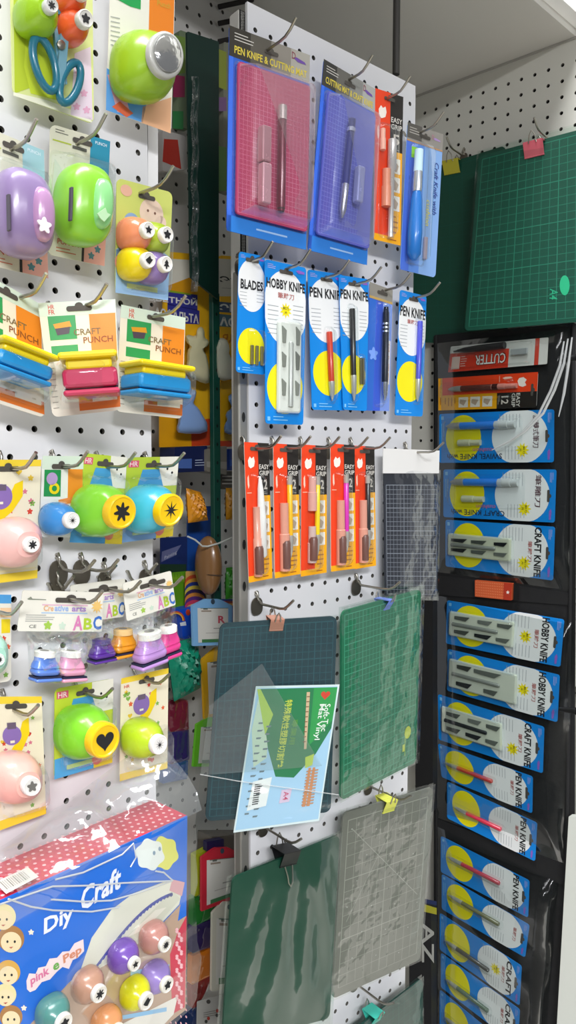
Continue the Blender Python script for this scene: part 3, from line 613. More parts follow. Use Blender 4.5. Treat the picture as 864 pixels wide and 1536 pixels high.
hook('L', *z3(40, 108), .02, 'holding the upper pink punch', .03, True); hook('L', *z3(235, 100), .018, 'holding the small blue punch', .03, True); hook('L', *z3(405, 102), .018, 'holding the star punch with yellow button', .034, True); hook('L', *z3(590, 100), .018, 'holding the snowflake punch', .034, True)
# --- empty hooks
for x, y, w_ in ((215, 490, 'empty, with a blue grey plate'), (303, 487, 'empty, beside the blue grey plate'),): hook('L', *z3(x, y), .0, w_, .05, True, plate_r=.0098)
# --- ABC header bags
def abc_bag(q, label, d, bagq, punches, hk):
    c = Card('header_card_bag', label, 'craft punch pack', 'L', d, q, M('#efece0', .35), r=.002, part='header_card', group='mini punches in bags under a white alphabet header')
    c.textpx if False else None
    c.text('Cre', .26, .35, .38, .50, M('#e6b58a', .4), 3, .03); c.text('ative', .39, .35, .56, .50, M('#9fb9e6', .4), 3, .03); c.text('arts', .60, .37, .78, .50, M('#b08fd0', .4), 3, .03); c.poly([(.24, .33), (.80, .33), (.80, .36), (.24, .36)], M('#e6b9cf', .4), 2); c.poly([(.24, .53), (.80, .53), (.80, .555), (.24, .555)], M('#a9c9ec', .4), 2)
    c.poly([(.06, .21), (.10, .15), (.12, .20), (.28, .21), (.28, .23), (.08, .23)], M('#8a8f80', .5), 2)
    c.text('A', .63, .60, .75, .97, M('#dd86ba', .4), 3, .03); c.text('B', .76, .66, .87, .95, M('#b3cf3a', .4), 3, .03); c.text('C', .88, .60, .99, .95, M('#3f74c8', .4), 3, .03)
    c.shape('sun', .92, .36, .08, M('#f1c877', .4), 3); c.shape('petal5', .33, .85, .05, M('#a6cc52', .4), 3); c.shape('petal5', .5, .86, .045, M('#cfe2cf', .4), 3); c.lines(.07, .58, .42, .78, 4, M('#9b9c98', .5)); c.text('CE', .12, .84, .2, .92, M('#77776f', .5), 2)
    c.slot(.58, .22, .016)
    b = MB(); rnd = random.Random(4); nu, nv = 12, 14
    for side in (1, -1):
        rings = []
        for i in range(nv+1):
            v = i/nv; row = []
            for j in range(nu+1):
                u = j/nu; x0, y0 = bagq[0][0]*(1-v)+bagq[3][0]*v, bagq[0][1]*(1-v)+bagq[3][1]*v; x1, y1 = bagq[1][0]*(1-v)+bagq[2][0]*v, bagq[1][1]*(1-v)+bagq[2][1]*v
                e = math.sin(math.pi*u)**.6*math.sin(math.pi*min(1, v*1.02+.02))**.5 if 0 < u < 1 else 0
                row.append(c.P(x0*(1-u)+x1*u, y0*(1-u)+y1*u, -.001+.014*e+side*(.016*e*(.9+.25*math.sin(14*u+6*v+x0)+.18*math.sin(23*u-5*v)))))
            rings.append(row)
        b.loops(rings, BAG, True, (False, False), closed=False)
    b.build('clear_bag', c.o, 'clear plastic bag')
    for p in punches: baby_punch(c, *p)
    c.done(); hook('L', *hk[0], d, hk[1], .04); return c
abc_bag(Q(z4, (265, 45), (475, 20), (470, 165), (280, 190)), 'white alphabet header bag with a purple and an amber punch, behind the other two', .016, Q(z4, (280, 190), (470, 165), (525, 330), (335, 350)), [(*z4(346, 252), *z4(432, 337), '#5c2f9c', '#5a4a8a'), (*z4(428, 213), *z4(514, 318), '#e89a1c', '#e6c083')], (z4(410, 60), 'holding the header bag with purple and amber punches'))
abc_bag(Q(z4, (85, 64), (392, 72), (386, 222), (64, 220)), 'white alphabet header bag with a blue and a pink punch, frontmost on the left', .034, Q(z4, (100, 221), (370, 221), (325, 420), (115, 420)), [(*z4(123, 296), *z4(223, 410), '#5f86d8'), (*z4(224, 296), *z4(320, 410), '#e6a2c0')], (z4(262, 98), 'holding the header bag with blue and pink punches'))
abc_bag(Q(z4, (465, 38), (650, -10), (668, 120), (482, 182)), 'white alphabet header bag with a lilac and a magenta punch, rightmost', .034, Q(z4, (482, 182), (668, 120), (690, 320), (520, 355)), [(*z4(606, 200), *z4(680, 322), '#dd3f8c'), (*z4(520, 222), *z4(622, 352), '#bb8fd0')], (z4(565, 44), 'holding the header bag with lilac and magenta punches'))
hook('L', *z3(210, 560), .0, 'and its oval plate behind the left alphabet header', .02, True); hook('L', *z3(390, 520), .0, 'and its oval plate behind the middle alphabet header', .012, True); hook('L', *z3(545, 512), .0, 'and its oval plate above the rightmost alphabet header', .012, True)
# --- sliver of a card at the photo edge
c = Card('patterned_punch_pack', 'sliver of a white and blue patterned pack at the left photo edge', 'craft punch pack', 'L', .018, [(-70, 890), (16, 892), (16, 1021), (-70, 1035)], M('#ece8dc', .35), r=.004)
c.rect(0, 0, 1, .1, M('#4f9edc', .4), 1); c.rect(.82, .28, .98, .44, M('#f1d51c', .4), 1); c.rect(.8, .15, 1, .26, M('#f0c9a0', .4), 1)
for u, v, col in ((.86, .5, '#d8452f'), (.94, .6, '#e0633a'), (.85, .66, '#d8452f'), (.9, .92, '#7fb04a')): c.shape('petal5', u, v, .05, M(col, .5), 2)
punch(c, 0, 990, 8, .018, .03, '#a9d8c4', '#e9efe9', 'sun'); c.slot(.5, .06); c.done()
hook('L', -5, 917, .018, 'at the left photo edge', .03)
# --- lower row
fruit_pack(Q(z4, (-60, 470), (157, 468), (174, 915), (-20, 985)), 'pale pink punch with grey rose button on cream card above the craft box', '#e9b2a6', *z4(126, 815), 13, 'petal5', .0215, .034, capc='#e9e7e2', embc='#6a6862')
pear_pack(Q(z4, (207, 440), (430, 400), (426, 720), (205, 785)), 'lime punch whose yellow button shows a black heart', '#7fd02c', *z4(405, 640), 23.5, 'heart', '#c3d43a', '#4fa6dc')
fruit_pack(Q(z4, (460, 400), (640, 360), (636, 742), (454, 792)), 'yellow green punch with a white sun button on a cream patterned card', '#b7d528', *z4(612, 655), 13, 'rays', .0190, .034)
hook('L', *z4(50, 520), .02, 'holding the pale pink rose punch', .03, True); hook('L', *z4(320, 455), .018, 'holding the heart punch', .034); hook('L', *z4(545, 405), .02, 'holding the yellow green sun punch', .03)
# --- big blue craft box in its bag
FQ = [(-190, 1436), (280, 1223), (277, 1511), (-190, 1837)]
c = Card('craft_box', 'big blue craft box with red dotted top, wrapped in clear plastic at the bottom left', 'craft box', 'L', .082, FQ, M('#0e68d0', .3), r=.001, t=.001, part='front_panel')
BOXL = c
def bx(x, y): return z5(x, y)
n = c.n; A, B, C_, D_ = c.q; dep = .05; RED = M('#c9304a', .35)
b = MB()
b.face([A, B, B-n*dep, A-n*dep], RED); b.face([B, C_, C_-n*dep, B-n*dep], RED); b.face([A-n*dep, D_-n*dep, D_, A], RED); b.face([D_-n*dep, C_-n*dep, C_, D_], RED); b.face([A-n*dep, B-n*dep, C_-n*dep, D_-n*dep], RED)
L_ = (B-A).length; U = (B-A)/L_; PINK = M('#f0b9bf', .4)
for i in range(int(L_/.0075)):
    for j in range(7):
        p = A+U*(.004+i*.0075+(j % 2)*.00375)-n*(.004+j*.0078)+Z*.0003
        if (p-A).dot(U) > L_-.003: continue
        b.face([p+U*.0017*math.cos(t)+n*.0017*math.sin(t) for t in [k*math.pi/3 for k in range(6)]], PINK)
for i in range(36):
    for j in range(7):
        p = B-Z*(.004+i*.0072+(j % 2)*.0036)-n*(.004+j*.0078)+U*.0003; b.face([p+Z*.0014*math.cos(t)+n*.0014*math.sin(t) for t in [k*math.pi/3 for k in range(6)]], PINK)
# barcode label on top
def topP(px, py):
    r = ray(px, py); return CAM+r*((plane_z(px)-CAM.z)/r.z)
tz = A.z
def tp(px, py): r = ray(px, py); return CAM+r*((tz+.0006-CAM.z)/r.z)
lb = [tp(*bx(x, y)) for x, y in ((-20, 440), (100, 385), (140, 420), (22, 482))]; b.face(lb, M('#dcd8d0', .4))
for k in range(12):
    u = .10+k*.062; wv = .012+.014*(k % 3 == 0); f = lambda s, v: (lb[0]*(1-s)+lb[1]*s)*(1-v)+(lb[3]*(1-s)+lb[2]*s)*v+Z*.0003
    b.face([f(u, .15), f(u+wv, .15), f(u+wv, .8), f(u, .8)], M('#8f8b86', .5))
b.build('box_shell', c.o, 'red box sides with pink dots')
# artwork on the front
WH = M('#efeee8', .4)
c.px(Q(bx, (250, 800), (285, 770), (330, 640), (400, 540), (480, 480), (600, 435), (662, 440), (645, 520), (560, 610), (450, 700), (340, 760)), M('#dcdccb', .4), 2)
pts = [bx(330+290*t, 760-290*math.sin(t*1.35)) for t in [k/24 for k in range(25)]]
NAVY = M('#2b3f9c', .4)
for k in range(24): (x0, y0), (x1, y1) = pts[k], pts[k+1]; c.px([(x0, y0), (x1, y1), (x1+1.2, y1+3.6), ((x0+x1)/2+1, (y0+y1)/2+6), (x0+1.2, y0+3.6)], NAVY, 3)
c.px(Q(bx, (335, 760), (620, 470), (650, 500), (560, 600), (450, 690)), M('#cfd0bd', .4), 3)
c.px(Q(bx, (455, 640), (560, 540), (600, 530), (520, 610)), M('#e4e1d2', .4), 4); c.px(Q(bx, (620, 430), (665, 440), (655, 490), (610, 470)), M('#cf9aa0', .4), 4)
c.px(Q(bx, (110, 950), (250, 800), (340, 762), (560, 615), (650, 520), (640, 580), (672, 560), (668, 900), (560, 985), (110, 1260)), M('#b79a84', .35), 1.5)
c.px(Q(bx, (612, 700), (640, 620), (672, 560), (665, 890), (620, 915)), RED, 2)
for k in range(36): x, y = 640+8*((k//2) % 3)-3, 610+k*8; c.px([bx(x+6*math.cos(t), y+6*math.sin(t)) for t in [i*math.pi/3 for i in range(6)]], PINK, 3)
c.px(Q(bx, (470, 760), (610, 735), (605, 760), (470, 790)), M('#9cc4e2', .4), 3); c.px(Q(bx, (440, 950), (640, 850), (625, 915), (560, 985), (440, 1050)), M('#e8e4da', .4), 3); c.px(Q(bx, (330, 940), (600, 890), (600, 905), (330, 955)), M('#8fc0e4', .4), 4)
# cloud, lettering and small round faces
c.px([bx(540+50*math.cos(t)*(1+.08*math.sin(6*t)), 340+55*math.sin(t)*(1+.08*math.sin(6*t))) for t in [k*math.pi/24 for k in range(48)]], M('#dfe6e0', .4), 2)
c.px([bx(590+50*math.cos(t)*(1+.08*math.sin(6*t)), 335+58*math.sin(t)*(1+.08*math.sin(6*t))) for t in [k*math.pi/24 for k in range(48)]], M('#d9d95c', .4), 1.6)
for x, y in ((555, 335), (575, 320)): c.px([bx(x+5*math.cos(t), y+8*math.sin(t)) for t in [k*math.pi/6 for k in range(12)]], M('#7f97a8', .5), 3)
c.textpx('Diy', bx(150, 575), bx(262, 520), bx(160, 645), M('#e4e6ee', .35), 4, .03, .15); c.textpx('Craft', bx(290, 465), bx(435, 380), bx(292, 548), M('#e4e6ee', .35), 4, .03, .15)
c.px([bx(*p) for p in ((95, 795), (105, 768), (128, 770), (138, 748), (165, 742), (178, 715), (205, 712), (225, 690), (250, 688), (268, 660), (300, 645), (303, 688), (280, 712), (262, 720), (248, 752), (225, 745), (205, 762), (180, 790), (150, 800), (128, 828), (108, 836), (97, 825))], M('#f0d9da', .4), 3)
c.textpx('pink', bx(108, 782), bx(176, 740), bx(112, 820), M('#d9749c', .4), 5, .03); c.textpx('e', bx(190, 738), bx(212, 724), bx(193, 762), M('#6aa84f', .4), 5, .03); c.textpx('Pep', bx(226, 704), bx(292, 664), bx(230, 742), M('#d58a6a', .4), 5, .03)
SKIN, HAIR = M('#ecd7ab', .4), M('#d9a441', .4)
for k, (x, y, r) in enumerate(((12, 570, 42), (40, 650, 44), (30, 770, 40), (20, 850, 36), (40, 930, 38))):
    c.px([bx(x+r*1.08*math.cos(t), y-6+r*1.1*math.sin(t)) for t in [i*math.pi/14 for i in range(28)]], [M('#e8d9a0', .4), M('#a8743a', .4), HAIR][k % 3], 2)
    c.px([bx(x+r*.85*math.cos(t), y+6+r*.85*math.sin(t)) for t in [i*math.pi/14 for i in range(28)]], SKIN, 3)
    for e_ in (-.3, .3): c.px([bx(x+r*e_+4*math.cos(t), y+4+5*math.sin(t)) for t in [i*math.pi/5 for i in range(10)]], INK, 4)
    c.px(Q(bx, (x-8, y+24), (x+8, y+22), (x, y+29)), M('#b5493a', .5), 4)
for x, y in ((112, 620), (86, 893)): c.px([bx(x+11*a_, y+11*b_) for a_, b_ in SHAPES['petal5']], M('#f0e2d0', .4), 3)
c.poly([(.5, .1)]*3, WH, 1) if False else None
for px_, py_, col, e, rb in ((600, 668, '#a9786e', 'sun', 9.5), (490, 738, '#6b4a9c', 'star5', 9), (606, 812, '#8f7aba', 'petal5', 10), (362, 845, '#a9806a', 'flower', 11), (532, 872, '#c9c81c', 'bird', 11), (235, 950, '#4a7f78', 'petal5', 12), (430, 985, '#c98a5a', 'sun', 11)):
    punch(c, *bx(px_, py_), rb, .0130, .020, col, '#dcd8ce', e, name='window_punch', rise=.005)
c.done('blue printed front')
# clear wrapping: glossy sheet over the front and the gathered top
b = MB(); rings = []
for i in range(15):
    v = -.02+1.03*i/14; row = []
    for j in range(23):
        u = -.01+1.03*j/22; row.append(c.m(u, v, .010+.0035*math.sin(9*u+7*v)+.003*math.sin(17*u-12*v)+.002*math.sin(31*v+4*u)))
    rings.append(row)
b.loops(rings, film('#fdfefe', .006, .05, .16, 12), True, (False, False), closed=False)
rings = []
for i in range(9):
    v = i/8; row = []
    for j in range(23):
        u = .35+.67*j/22; rip = .006*math.sin(21*u+2*v)+.004*math.sin(37*u+5*v)+.003*math.sin(9*v+13*u)
        p = A*(1-u)+B*u+n*(.010*(1-v)-dep*1.15*v+rip)+Z*(.004+.052*math.sin(v*1.9)*max(0, (u-.35)/.6)**1.1+rip*.8); row.append(p)
    rings.append(row)
b.loops(rings, film('#fbfdfd', .08, .10, .6, 30, .10), True, (False, False), closed=False)
b.build('plastic_wrap', c.o, 'clear crinkled wrapping')
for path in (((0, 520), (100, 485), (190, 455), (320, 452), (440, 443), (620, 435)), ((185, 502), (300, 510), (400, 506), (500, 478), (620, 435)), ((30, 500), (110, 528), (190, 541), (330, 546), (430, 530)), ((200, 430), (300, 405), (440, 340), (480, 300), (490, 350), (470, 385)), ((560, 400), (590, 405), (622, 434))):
    k = MB(); pts = [c.P(*bx(*p), .016) for p in path]; k.tube(pts, .0007, film('#ffffff', .3, .3, 0, 30, .6), 8); k.build('wrap_crease_glint', c.o, 'wrapping crease with its white glint painted in')  # milky white tube stands in for the bright glint along each crease
# ================================================================ MIDDLE PANEL
GRA = M('#34322e', .3)
def header(c, v, cols):
    n_ = len(cols)
    for i, k in enumerate(cols): c.poly([(i/n_, 0), ((i+1)/n_, 0), ((i+1)/n_, v), (i/n_, v)], M(k, .3), 1)
# pen knife & cutting mat, red
def kit(label, q, word, logo, matcol, gridc, hv, words, hk, hw):
    c = Card('knife_and_mat_kit', label, 'craft knife pack', 'C', .03, q, M('#2f62c9', .25), r=.004)
    header(c, hv, words); c.text(word, .06, hv*.60, .96, hv*.86, M('#d9c64a', .35), 3, .02); c.lines(.06, .02, .30, hv*.45, 3, M('#c8c5bd', .5), 2)
    c.text('D', .76, hv*.10, .81, hv*.34, M('#8a4a55', .5), 3); c.poly([(.78, hv*.30), (.82, hv*.25), (.93, hv*.32), (.95, hv*.40), (.84, hv*.40)], M('#6a4a9c', .5), 3)
    c.rect(0, hv, .05, 1, M('#3d6fe0', .3), 2); c.rect(0, .92, 1, 1, M('#2f7fd8', .3), 2); c.lines(.35, .945, .95, .975, 1, M('#9ec2ee', .4), 3); c.slot(.5, hv*.42)
    b = MB(); u0, v0, u1, v1 = .075, hv+.025, .97, .915
    c.slab(b, c.rr(u0, v0, u1, v1, .004), c.t+.003, c.t+.0055, M(matcol, .55)); w = c.t+.0057
    for i in range(19): u = u0+.02+(u1-u0-.04)*i/18; b.face([c.m(*p, w) for p in ((u-.0018, v0+.01), (u+.0018, v0+.01), (u+.0018, v1-.01), (u-.0018, v1-.01))], M(gridc, .6))
    for j in range(31): v = v0+.01+(v1-v0-.02)*j/30; b.face([c.m(*p, w+.0001) for p in ((u0+.02, v-.0009), (u1-.02, v-.0009), (u1-.02, v+.0009), (u0+.02, v+.0009))], M(gridc, .6))
    b.build('small_cutting_mat', c.o, 'gridded cutting mat')
    return c, (u0, v0, u1, v1)
c, mb_ = kit('red gridded mat and dark red pen knife sealed on a tall blue card', Q(c1, (80, 92), (370, 200), (356, 900), (70, 830)), 'PEN KNIFE & CUTTING MAT', 'Deera', '#b23c63', '#d88aa6', .145, ['#38352f', '#5a564e', '#8a857c', '#a8a59c'], None, None)
A, B = c.P(*c1(273, 382), .014), c.P(*c1(268, 765), .014); b = MB(); b.tube([A, A+(B-A)*.13], .0052, M('#c9c0bc', .3, .6), 14); b.build('end_cap', c.o, 'silver end cap')
b = MB(); b.tube([A+(B-A)*.13, A+(B-A)*.93, A+(B-A)*.99], [.0047, .0047, .0038], M('#6a1730', .3, .2, coat=.5), 14); b.build('knife_handle', c.o, 'dark red pen body'); b = MB(); b.tube([A+(B-A)*.96, B], [.0046, .003], M('#3a2a2e', .4), 12); b.build('knife_nose', c.o)
for y0, y1, nm, k in ((462, 590, 'spare_blade_box', '#b98a92'), (594, 740, 'blade_cover', '#cfa3ac')):
    b = MB(); A, B = c.P(*c1(200, y0), .010), c.P(*c1(197, y1), .010); h = (B-A).length; b.box((A+B)/2, c.X, c.Y, c.n, .0125, h, .010, M(k, .25, .35), .0015); b.build(nm, c.o)
c.blister(.08, .17, .965, .91, .026, film('#fdf9fb', .10, .3, 1.0, 9)); c.done()
hook('C', *c1(215, 182), .03, 'holding the red mat kit', .04)
c, mb_ = kit('blue gridded mat and blue pen knife sealed on a blue card', Q(c1, (420, 213), (606, 322), (575, 955), (362, 900)), 'CUTTING MAT & CRAFT KNIFE', 'Deera', '#5a5fb8', '#8f98dc', .135, ['#3b3a36', '#66645e', '#8a8a86', '#a9aaa6'], None, None)
A, B = c.P(*c1(524, 430), .014), c.P(*c1(487, 785), .014); b = MB(); b.tube([A, A+(B-A)*.66], [.0044, .0046], M('#1d2470', .3, .1, coat=.5), 14); b.build('knife_handle', c.o, 'dark blue pen body'); b = MB(); b.tube([A+(B-A)*.66, A+(B-A)*.92, B], [.0046, .0044, .0012], M('#b9b9c4', .25, .8), 14); b.build('knife_nose', c.o, 'silver nose')
b = MB(); b.tube([A+(B-A)*.09, A+(B-A)*.13], [.0052, .0052], M('#c9cce0', .25, .7), 14); b.build('clip_ring', c.o); b = MB(); A, B = c.P(*c1(543, 605), .010), c.P(*c1(534, 735), .010); b.box((A+B)/2, c.X, c.Y, c.n, .011, (B-A).length, .009, M('#9fa3cf', .25, .3), .0015); b.build('spare_blade_box', c.o)
c.blister(.08, .16, .965, .91, .022, film('#f6f7fe', .10, .3, 1.0, 9)); c.done()
hook('C', *c1(510, 288), .03, 'holding the blue mat kit', .03)
# orange easy grip 5, upper right
grip_card('orange easy grip pack numbered five between the blue kit and the cushion knife', 'C', .03, Q(c1, (605, 318), (706, 350), (696, 885), (600, 862)), '5', '#cfcac6', 'five', group=None)
hook('C', *c1(645, 357), .03, 'holding the easy grip pack numbered five', .03)
# craft knife with cushion
c = Card('cushion_knife_pack', 'blue cushion craft knife on a pale blue card, rightmost of the top row', 'craft knife pack', 'C', .03, Q(c1, (722, 440), (850, 485), (822, 1000), (695, 970)), M('#86aee6', .3), r=.006)
c.rect(0, 0, 1, .115, M('#8e8a84', .35), 1); c.rect(0, 0, .4, .1, M('#55524d', .35), 2); c.rect(.0, .115, .22, 1, M('#4a6fd0', .3), 1); c.rect(.22, .115, .5, 1, M('#5f8fe0', .3), 1); c.rect(.0, .112, 1, .122, M('#b98a5a', .4), 2); c.text('D', .68, .028, .75, .058, M('#b07a8a', .5), 3); c.poly([(.72, .05), (.78, .043), (.92, .052), (.92, .06), (.76, .06)], M('#a98ac0', .5), 3); c.lines(.06, .02, .35, .07, 3, M('#b5b2aa', .5), 3)
c.text('Craft Knife with', .80, .21, .92, .57, M('#2a3f8f', .4), 3, .01, 90, .2); c.text('cushion', .62, .48, .74, .66, M('#e6dc4a', .4), 3, .01, 90, .2)
c.rect(.14, .15, .34, .225, M('#8fd43a', .4), 2); c.slot(.5, .062)
A, B = c.P(*c1(765, 540), .012), c.P(*c1(745, 935), .012); d_ = B-A
b = MB(); b.tube([A+d_*.38, A+d_*.45, A+d_*.75, A+d_*.95, B], [.0055, .0075, .0098, .0092, .004], M('#1f6fc0', .3, coat=.4), 16); b.build('knife_handle', c.o, 'bulging blue cushion grip'); b = MB(); b.tube([A+d_*.20, A+d_*.34, A+d_*.38], [.0062, .0066, .006], M('#c3cbd4', .25, .7), 16); b.build('knife_collar', c.o); clearm = M('#c3e0ee', .15); b = MB(); b.tube([A, A+d_*.2], [.0058, .0062], clearm, 14); b.build('blade_cap', c.o, 'clear blade cap')
b = MB(); b.box(c.m(.62, .82, .002), c.X, c.Y, c.n, .006, .03, .003, M('#b9a8b4', .4, .3), .0005); b.build('spare_blades', c.o)
c.blister(.12, .13, .60, .94, .020); c.done(); hook('C', *c1(765, 478), .03, 'holding the cushion knife', .03)
# second row
blue_card('blade_refill_pack', 'narrow blue pack reading BLADES, leftmost of the blue row', 'C', .024, Q(c2, (115, 65), (208, 84), (210, 510), (104, 500)), 'BLADES', ('blades', .38, .62, .95, .95), sub=False, tv=(.22, .30), cat='craft blade pack')
hook('C', *c2(160, 100), .024, 'holding the blades pack', .028, True)
ITEMS = [(.2, .15, .18, '#8c8f86'), (.8, .15, .2, '#7f837a'), (.2, .42, .16, '#8a8d84'), (.8, .42, .2, '#6f736a'), (.2, .72, .18, '#8c8f86'), (.8, .72, .16, '#8a8d84')]
blue_card('hobby_knife_set', 'hobby knife set in a pale tray, longest blue pack of the middle panel', 'C', .03, Q(c2, (208, 93), (357, 125), (346, 690), (210, 685)), 'HOBBY KNIFE', ('set', .26, .36, .84, .93, ITEMS, '#dfe2da', '#b4b7b2'), burst=True)
hook('C', *c2(285, 128), .03, 'holding the hobby knife set', .032, True)
blue_card('pen_knife_pack', 'blue pen knife pack with a red knife right of the hobby set', 'C', .022, Q(c2, (362, 130), (492, 150), (500, 638), (378, 635)), 'PEN KNIFE', ('pen', '#c23a22', .50, .43, .93, .04), sub=False, tv=(.12, .19), yel=(.52, .73))
hook('C', *c2(420, 162), .022, 'holding the red pen knife', .034, True)
blue_card('pen_knife_pack', 'blue pen knife pack with a black knife beside spare blades', 'C', .026, Q(c2, (474, 150), (582, 166), (575, 640), (490, 635)), 'PEN KNIFE', ('pen', '#20201f', .36, .24, .93, .02, (.74, .60, .80)), sub=False, tv=(.10, .17), yel=(.45, .73))
hook('C', *c2(530, 185), .026, 'holding the black pen knife', .036)
c = Card('metal_knife_pack', 'dark metal pen knife on a deep blue card turned sideways', 'craft knife pack', 'C', .024, Q(c2, (585, 175), (668, 205), (655, 640), (570, 638)), M('#3f5fd0', .3), r=.004)
c.rect(0, 0, 1, .105, M('#8d8a82', .35), 1); c.rect(0, .10, 1, .12, M('#b99a5a', .4), 2); c.rect(0, .12, .3, 1, M('#2f66c4', .3), 1); c.rect(.6, .12, 1, 1, M('#7f9be6', .3), 1); c.rect(.74, .42, .97, .78, M('#e3dfe4', .4), 2); c.slot(.55, .055)
for i, ch in enumerate('五金刻刀'): c.text(ch, .79, .45+i*.08, .93, .51+i*.08, M('#cf7a3a', .5), 3)
c.shape('petal5', .25, .55, .2, M('#7aa0ee', .4), 2)
A, B = c.m(.56, .17, .008), c.m(.62, .92, .008); d_ = B-A; b = MB(); b.tube([A, A+d_*.05, A+d_*.06, A+d_*.8], [.003, .0035, .0042, .0042], M('#1d2230', .3, .4), 12); b.build('knife_handle', c.o)
for t_ in (.17, .21, .25): b = MB(); b.tube([A+d_*t_, A+d_*(t_+.02)], .0046, M('#c4c8d0', .25, .9), 12); b.build('metal_ring', c.o)
b = MB(); b.tube([A+d_*.8, A+d_*.93, B], [.0042, .0036, .0008], M('#b9bdc8', .25, .9), 12); b.build('knife_nose', c.o); c.blister(.34, .13, .74, .96, .014); c.done()
hook('C', *c2(640, 205), .024, 'holding the dark metal pen knife', .034)
blue_card('pen_knife_pack', 'blue pen knife pack with a violet blue knife, rightmost and alone', 'C', .024, Q(c2, (695, 203), (790, 227), (776, 660), (676, 655)), 'PEN KNIFE', ('pen', '#4a4fc8', .72, .22, .88, .0, None), sub=True, tv=(.12, .20), yel=(.48, .72))
hook('C', *c2(750, 232), .024, 'holding the lone violet blue pen knife', .032)
# third row: easy grip
EG = [(Q(c3, (133, 55), (222, 60), (235, 545), (150, 562)), '12', '#e9e7e4', 'brush', 'orange easy grip pack with a white brush shaped knife, leftmost of five'),
      (Q(c3, (238, 60), (327, 66), (336, 530), (244, 546)), '12', '#f0b81a', 'pen', 'orange easy grip pack with an amber knife, second of five'),
      (Q(c3, (340, 64), (431, 70), (430, 525), (337, 540)), '12', '#f2d312', 'low', 'red easy grip pack with a yellow knife and yellow foot, middle of five'),
      (Q(c3, (444, 60), (531, 68), (535, 510), (446, 522)), '12', '#d42fb0', 'pen', 'orange easy grip pack with a magenta knife, fourth of five'),
      (Q(c3, (530, 68), (602, 72), (608, 500), (531, 513)), '12', '#2a2422', 'pen', 'orange easy grip pack with a dark knife, rightmost of five')]
for k, (q, num, col, look, lab) in enumerate(EG):
    grip_card(lab, 'C', .026+.004*(k % 2), q, num, col, look)
for x, lab in ((178, 'holding the white brush knife pack'), (283, 'holding the amber knife pack'), (386, 'holding the yellow knife pack'), (488, 'holding the magenta knife pack'), (567, 'holding the dark knife pack')): hook('C', *c3(x, 78), .028, lab, .034, True)
# black gridded sheet with white header
c = Card('black_cutting_mat', 'small black mat with a white grid under a white header in a clear bag', 'cutting mat', 'C', .02, Q(c3, (635, 165), (832, 165), (826, 612), (640, 610)), M('#2a2d36', .5), t=.002, r=.003, part='mat_sheet')
c.grid(.03, .10, .97, .98, 15, 24, M('#8f959e', .6), 1, .0005)
h = MB(); hq = [c.P(*c3(*p), .004) for p in ((634, 78), (836, 86), (834, 168), (633, 168))]; h.loops([hq, [p+c.n*.0012 for p in hq]], M('#dfdedc', .4)); h.build('header_card', c.o, 'folded white header')
bagsheet(c, film('#fbfcfd', .008, .12, .35, 34), -.03, -.02, 1.03, 1.03); c.done()
hook('C', *c3(760, 92), .026, 'holding the black gridded mat', .034, True)
# dark teal mat with the paper sleeve
TQ = Q(c4, (110, 165), (497, 140), (476, 790), (60, 820))
c = mat_thing('dark teal cutting mat hanging in a long clear sleeve with a green leaflet', 'C', .05, TQ, '#06303a', (18, 26), '#1c4e56', 75, name='cutting_mat')
lf = MB(); LQ = Q(c4, (230, 375), (508, 369), (440, 822), (155, 862)); pw = .0085
def lp(u, v, w=0): 
    x = (LQ[0][0]*(1-u)+LQ[1][0]*u)*(1-v)+(LQ[3][0]*(1-u)+LQ[2][0]*u)*v; y = (LQ[0][1]*(1-u)+LQ[1][1]*u)*(1-v)+(LQ[3][1]*(1-u)+LQ[2][1]*u)*v; return c.P(x, y, pw+w)
def lpoly(pts, m, l): lf.face([lp(u, v, .0001*l) for u, v in pts], m)
lf.loops([[lp(u, v, -.0006) for u, v in ((0, 0), (1, 0), (1, 1), (0, 1))], [lp(u, v) for u, v in ((0, 0), (1, 0), (1, 1), (0, 1))]], M('#d9e6ea', .35))
lpoly([(.02, .015), (.98, .015), (.985, .985), (.02, .985)], M('#a8cdea', .35), 1); lpoly([(.06, .02), (.98, .02), (.98, .32), (.84, .50), (.62, .66), (.40, .64), (.26, .44)], M('#1a7a4a', .35), 2); lpoly([(.70, .02), (.98, .02), (.98, .26), (.74, .44)], M('#2a9a4c', .35), 3); lpoly([(.02, .02), (.06, .02), (.26, .20), (.20, .34)], M('#b4d04a', .35), 3); lpoly([(.06, .02), (.22, .20), (.26, .50), (.12, .56), (.03, .3)], M('#cfe0c8', .35), 1.5)
def ltext(s_, u0, v0, u1, v1, m, rot=90):
    if rot == 90: a, b_, d_ = (u1, v0), (u1, v1), (u0, v0)
    else: a, b_, d_ = (u0, v1), (u0, v0), (u1, v1)
    put_text(lf, s_, lp(*a, .0006), lp(*b_, .0006), lp(*d_, .0006), m)
ltext('特殊軟性塑膠切割墊', .38, .10, .47, .58, M('#d4dc4a', .4)); ltext('專業用', .50, .24, .57, .42, M('#5a9a3a', .4)); ltext('Soft-Tec', .86, .14, .93, .34, M('#f0f4ec', .4)); ltext('Mat Vinyl', .78, .14, .86, .40, M('#f0f4ec', .4))
lpoly([(.85+.055*x, .075+.035*y) for x, y in SHAPES['heart']], M('#d8402a', .4), 4); lpoly([(.62, .05), (.66, .05), (.72, .46), (.69, .46)], M('#d7b592', .4), 4)
for i in range(10): lpoly([(.63+.004*i*.9, .08+i*.036), (.665+.004*i*.9, .08+i*.036), (.666+.004*i*.9, .086+i*.036), (.631+.004*i*.9, .086+i*.036)], M('#7a4a2a', .5), 5)
for i in range(2): lpoly([(.78+.05*i, .60), (.81+.05*i, .60), (.86+.05*i-.05, .88), (.82+.05*i-.05, .88)], M('#d58a5a', .4), 4)
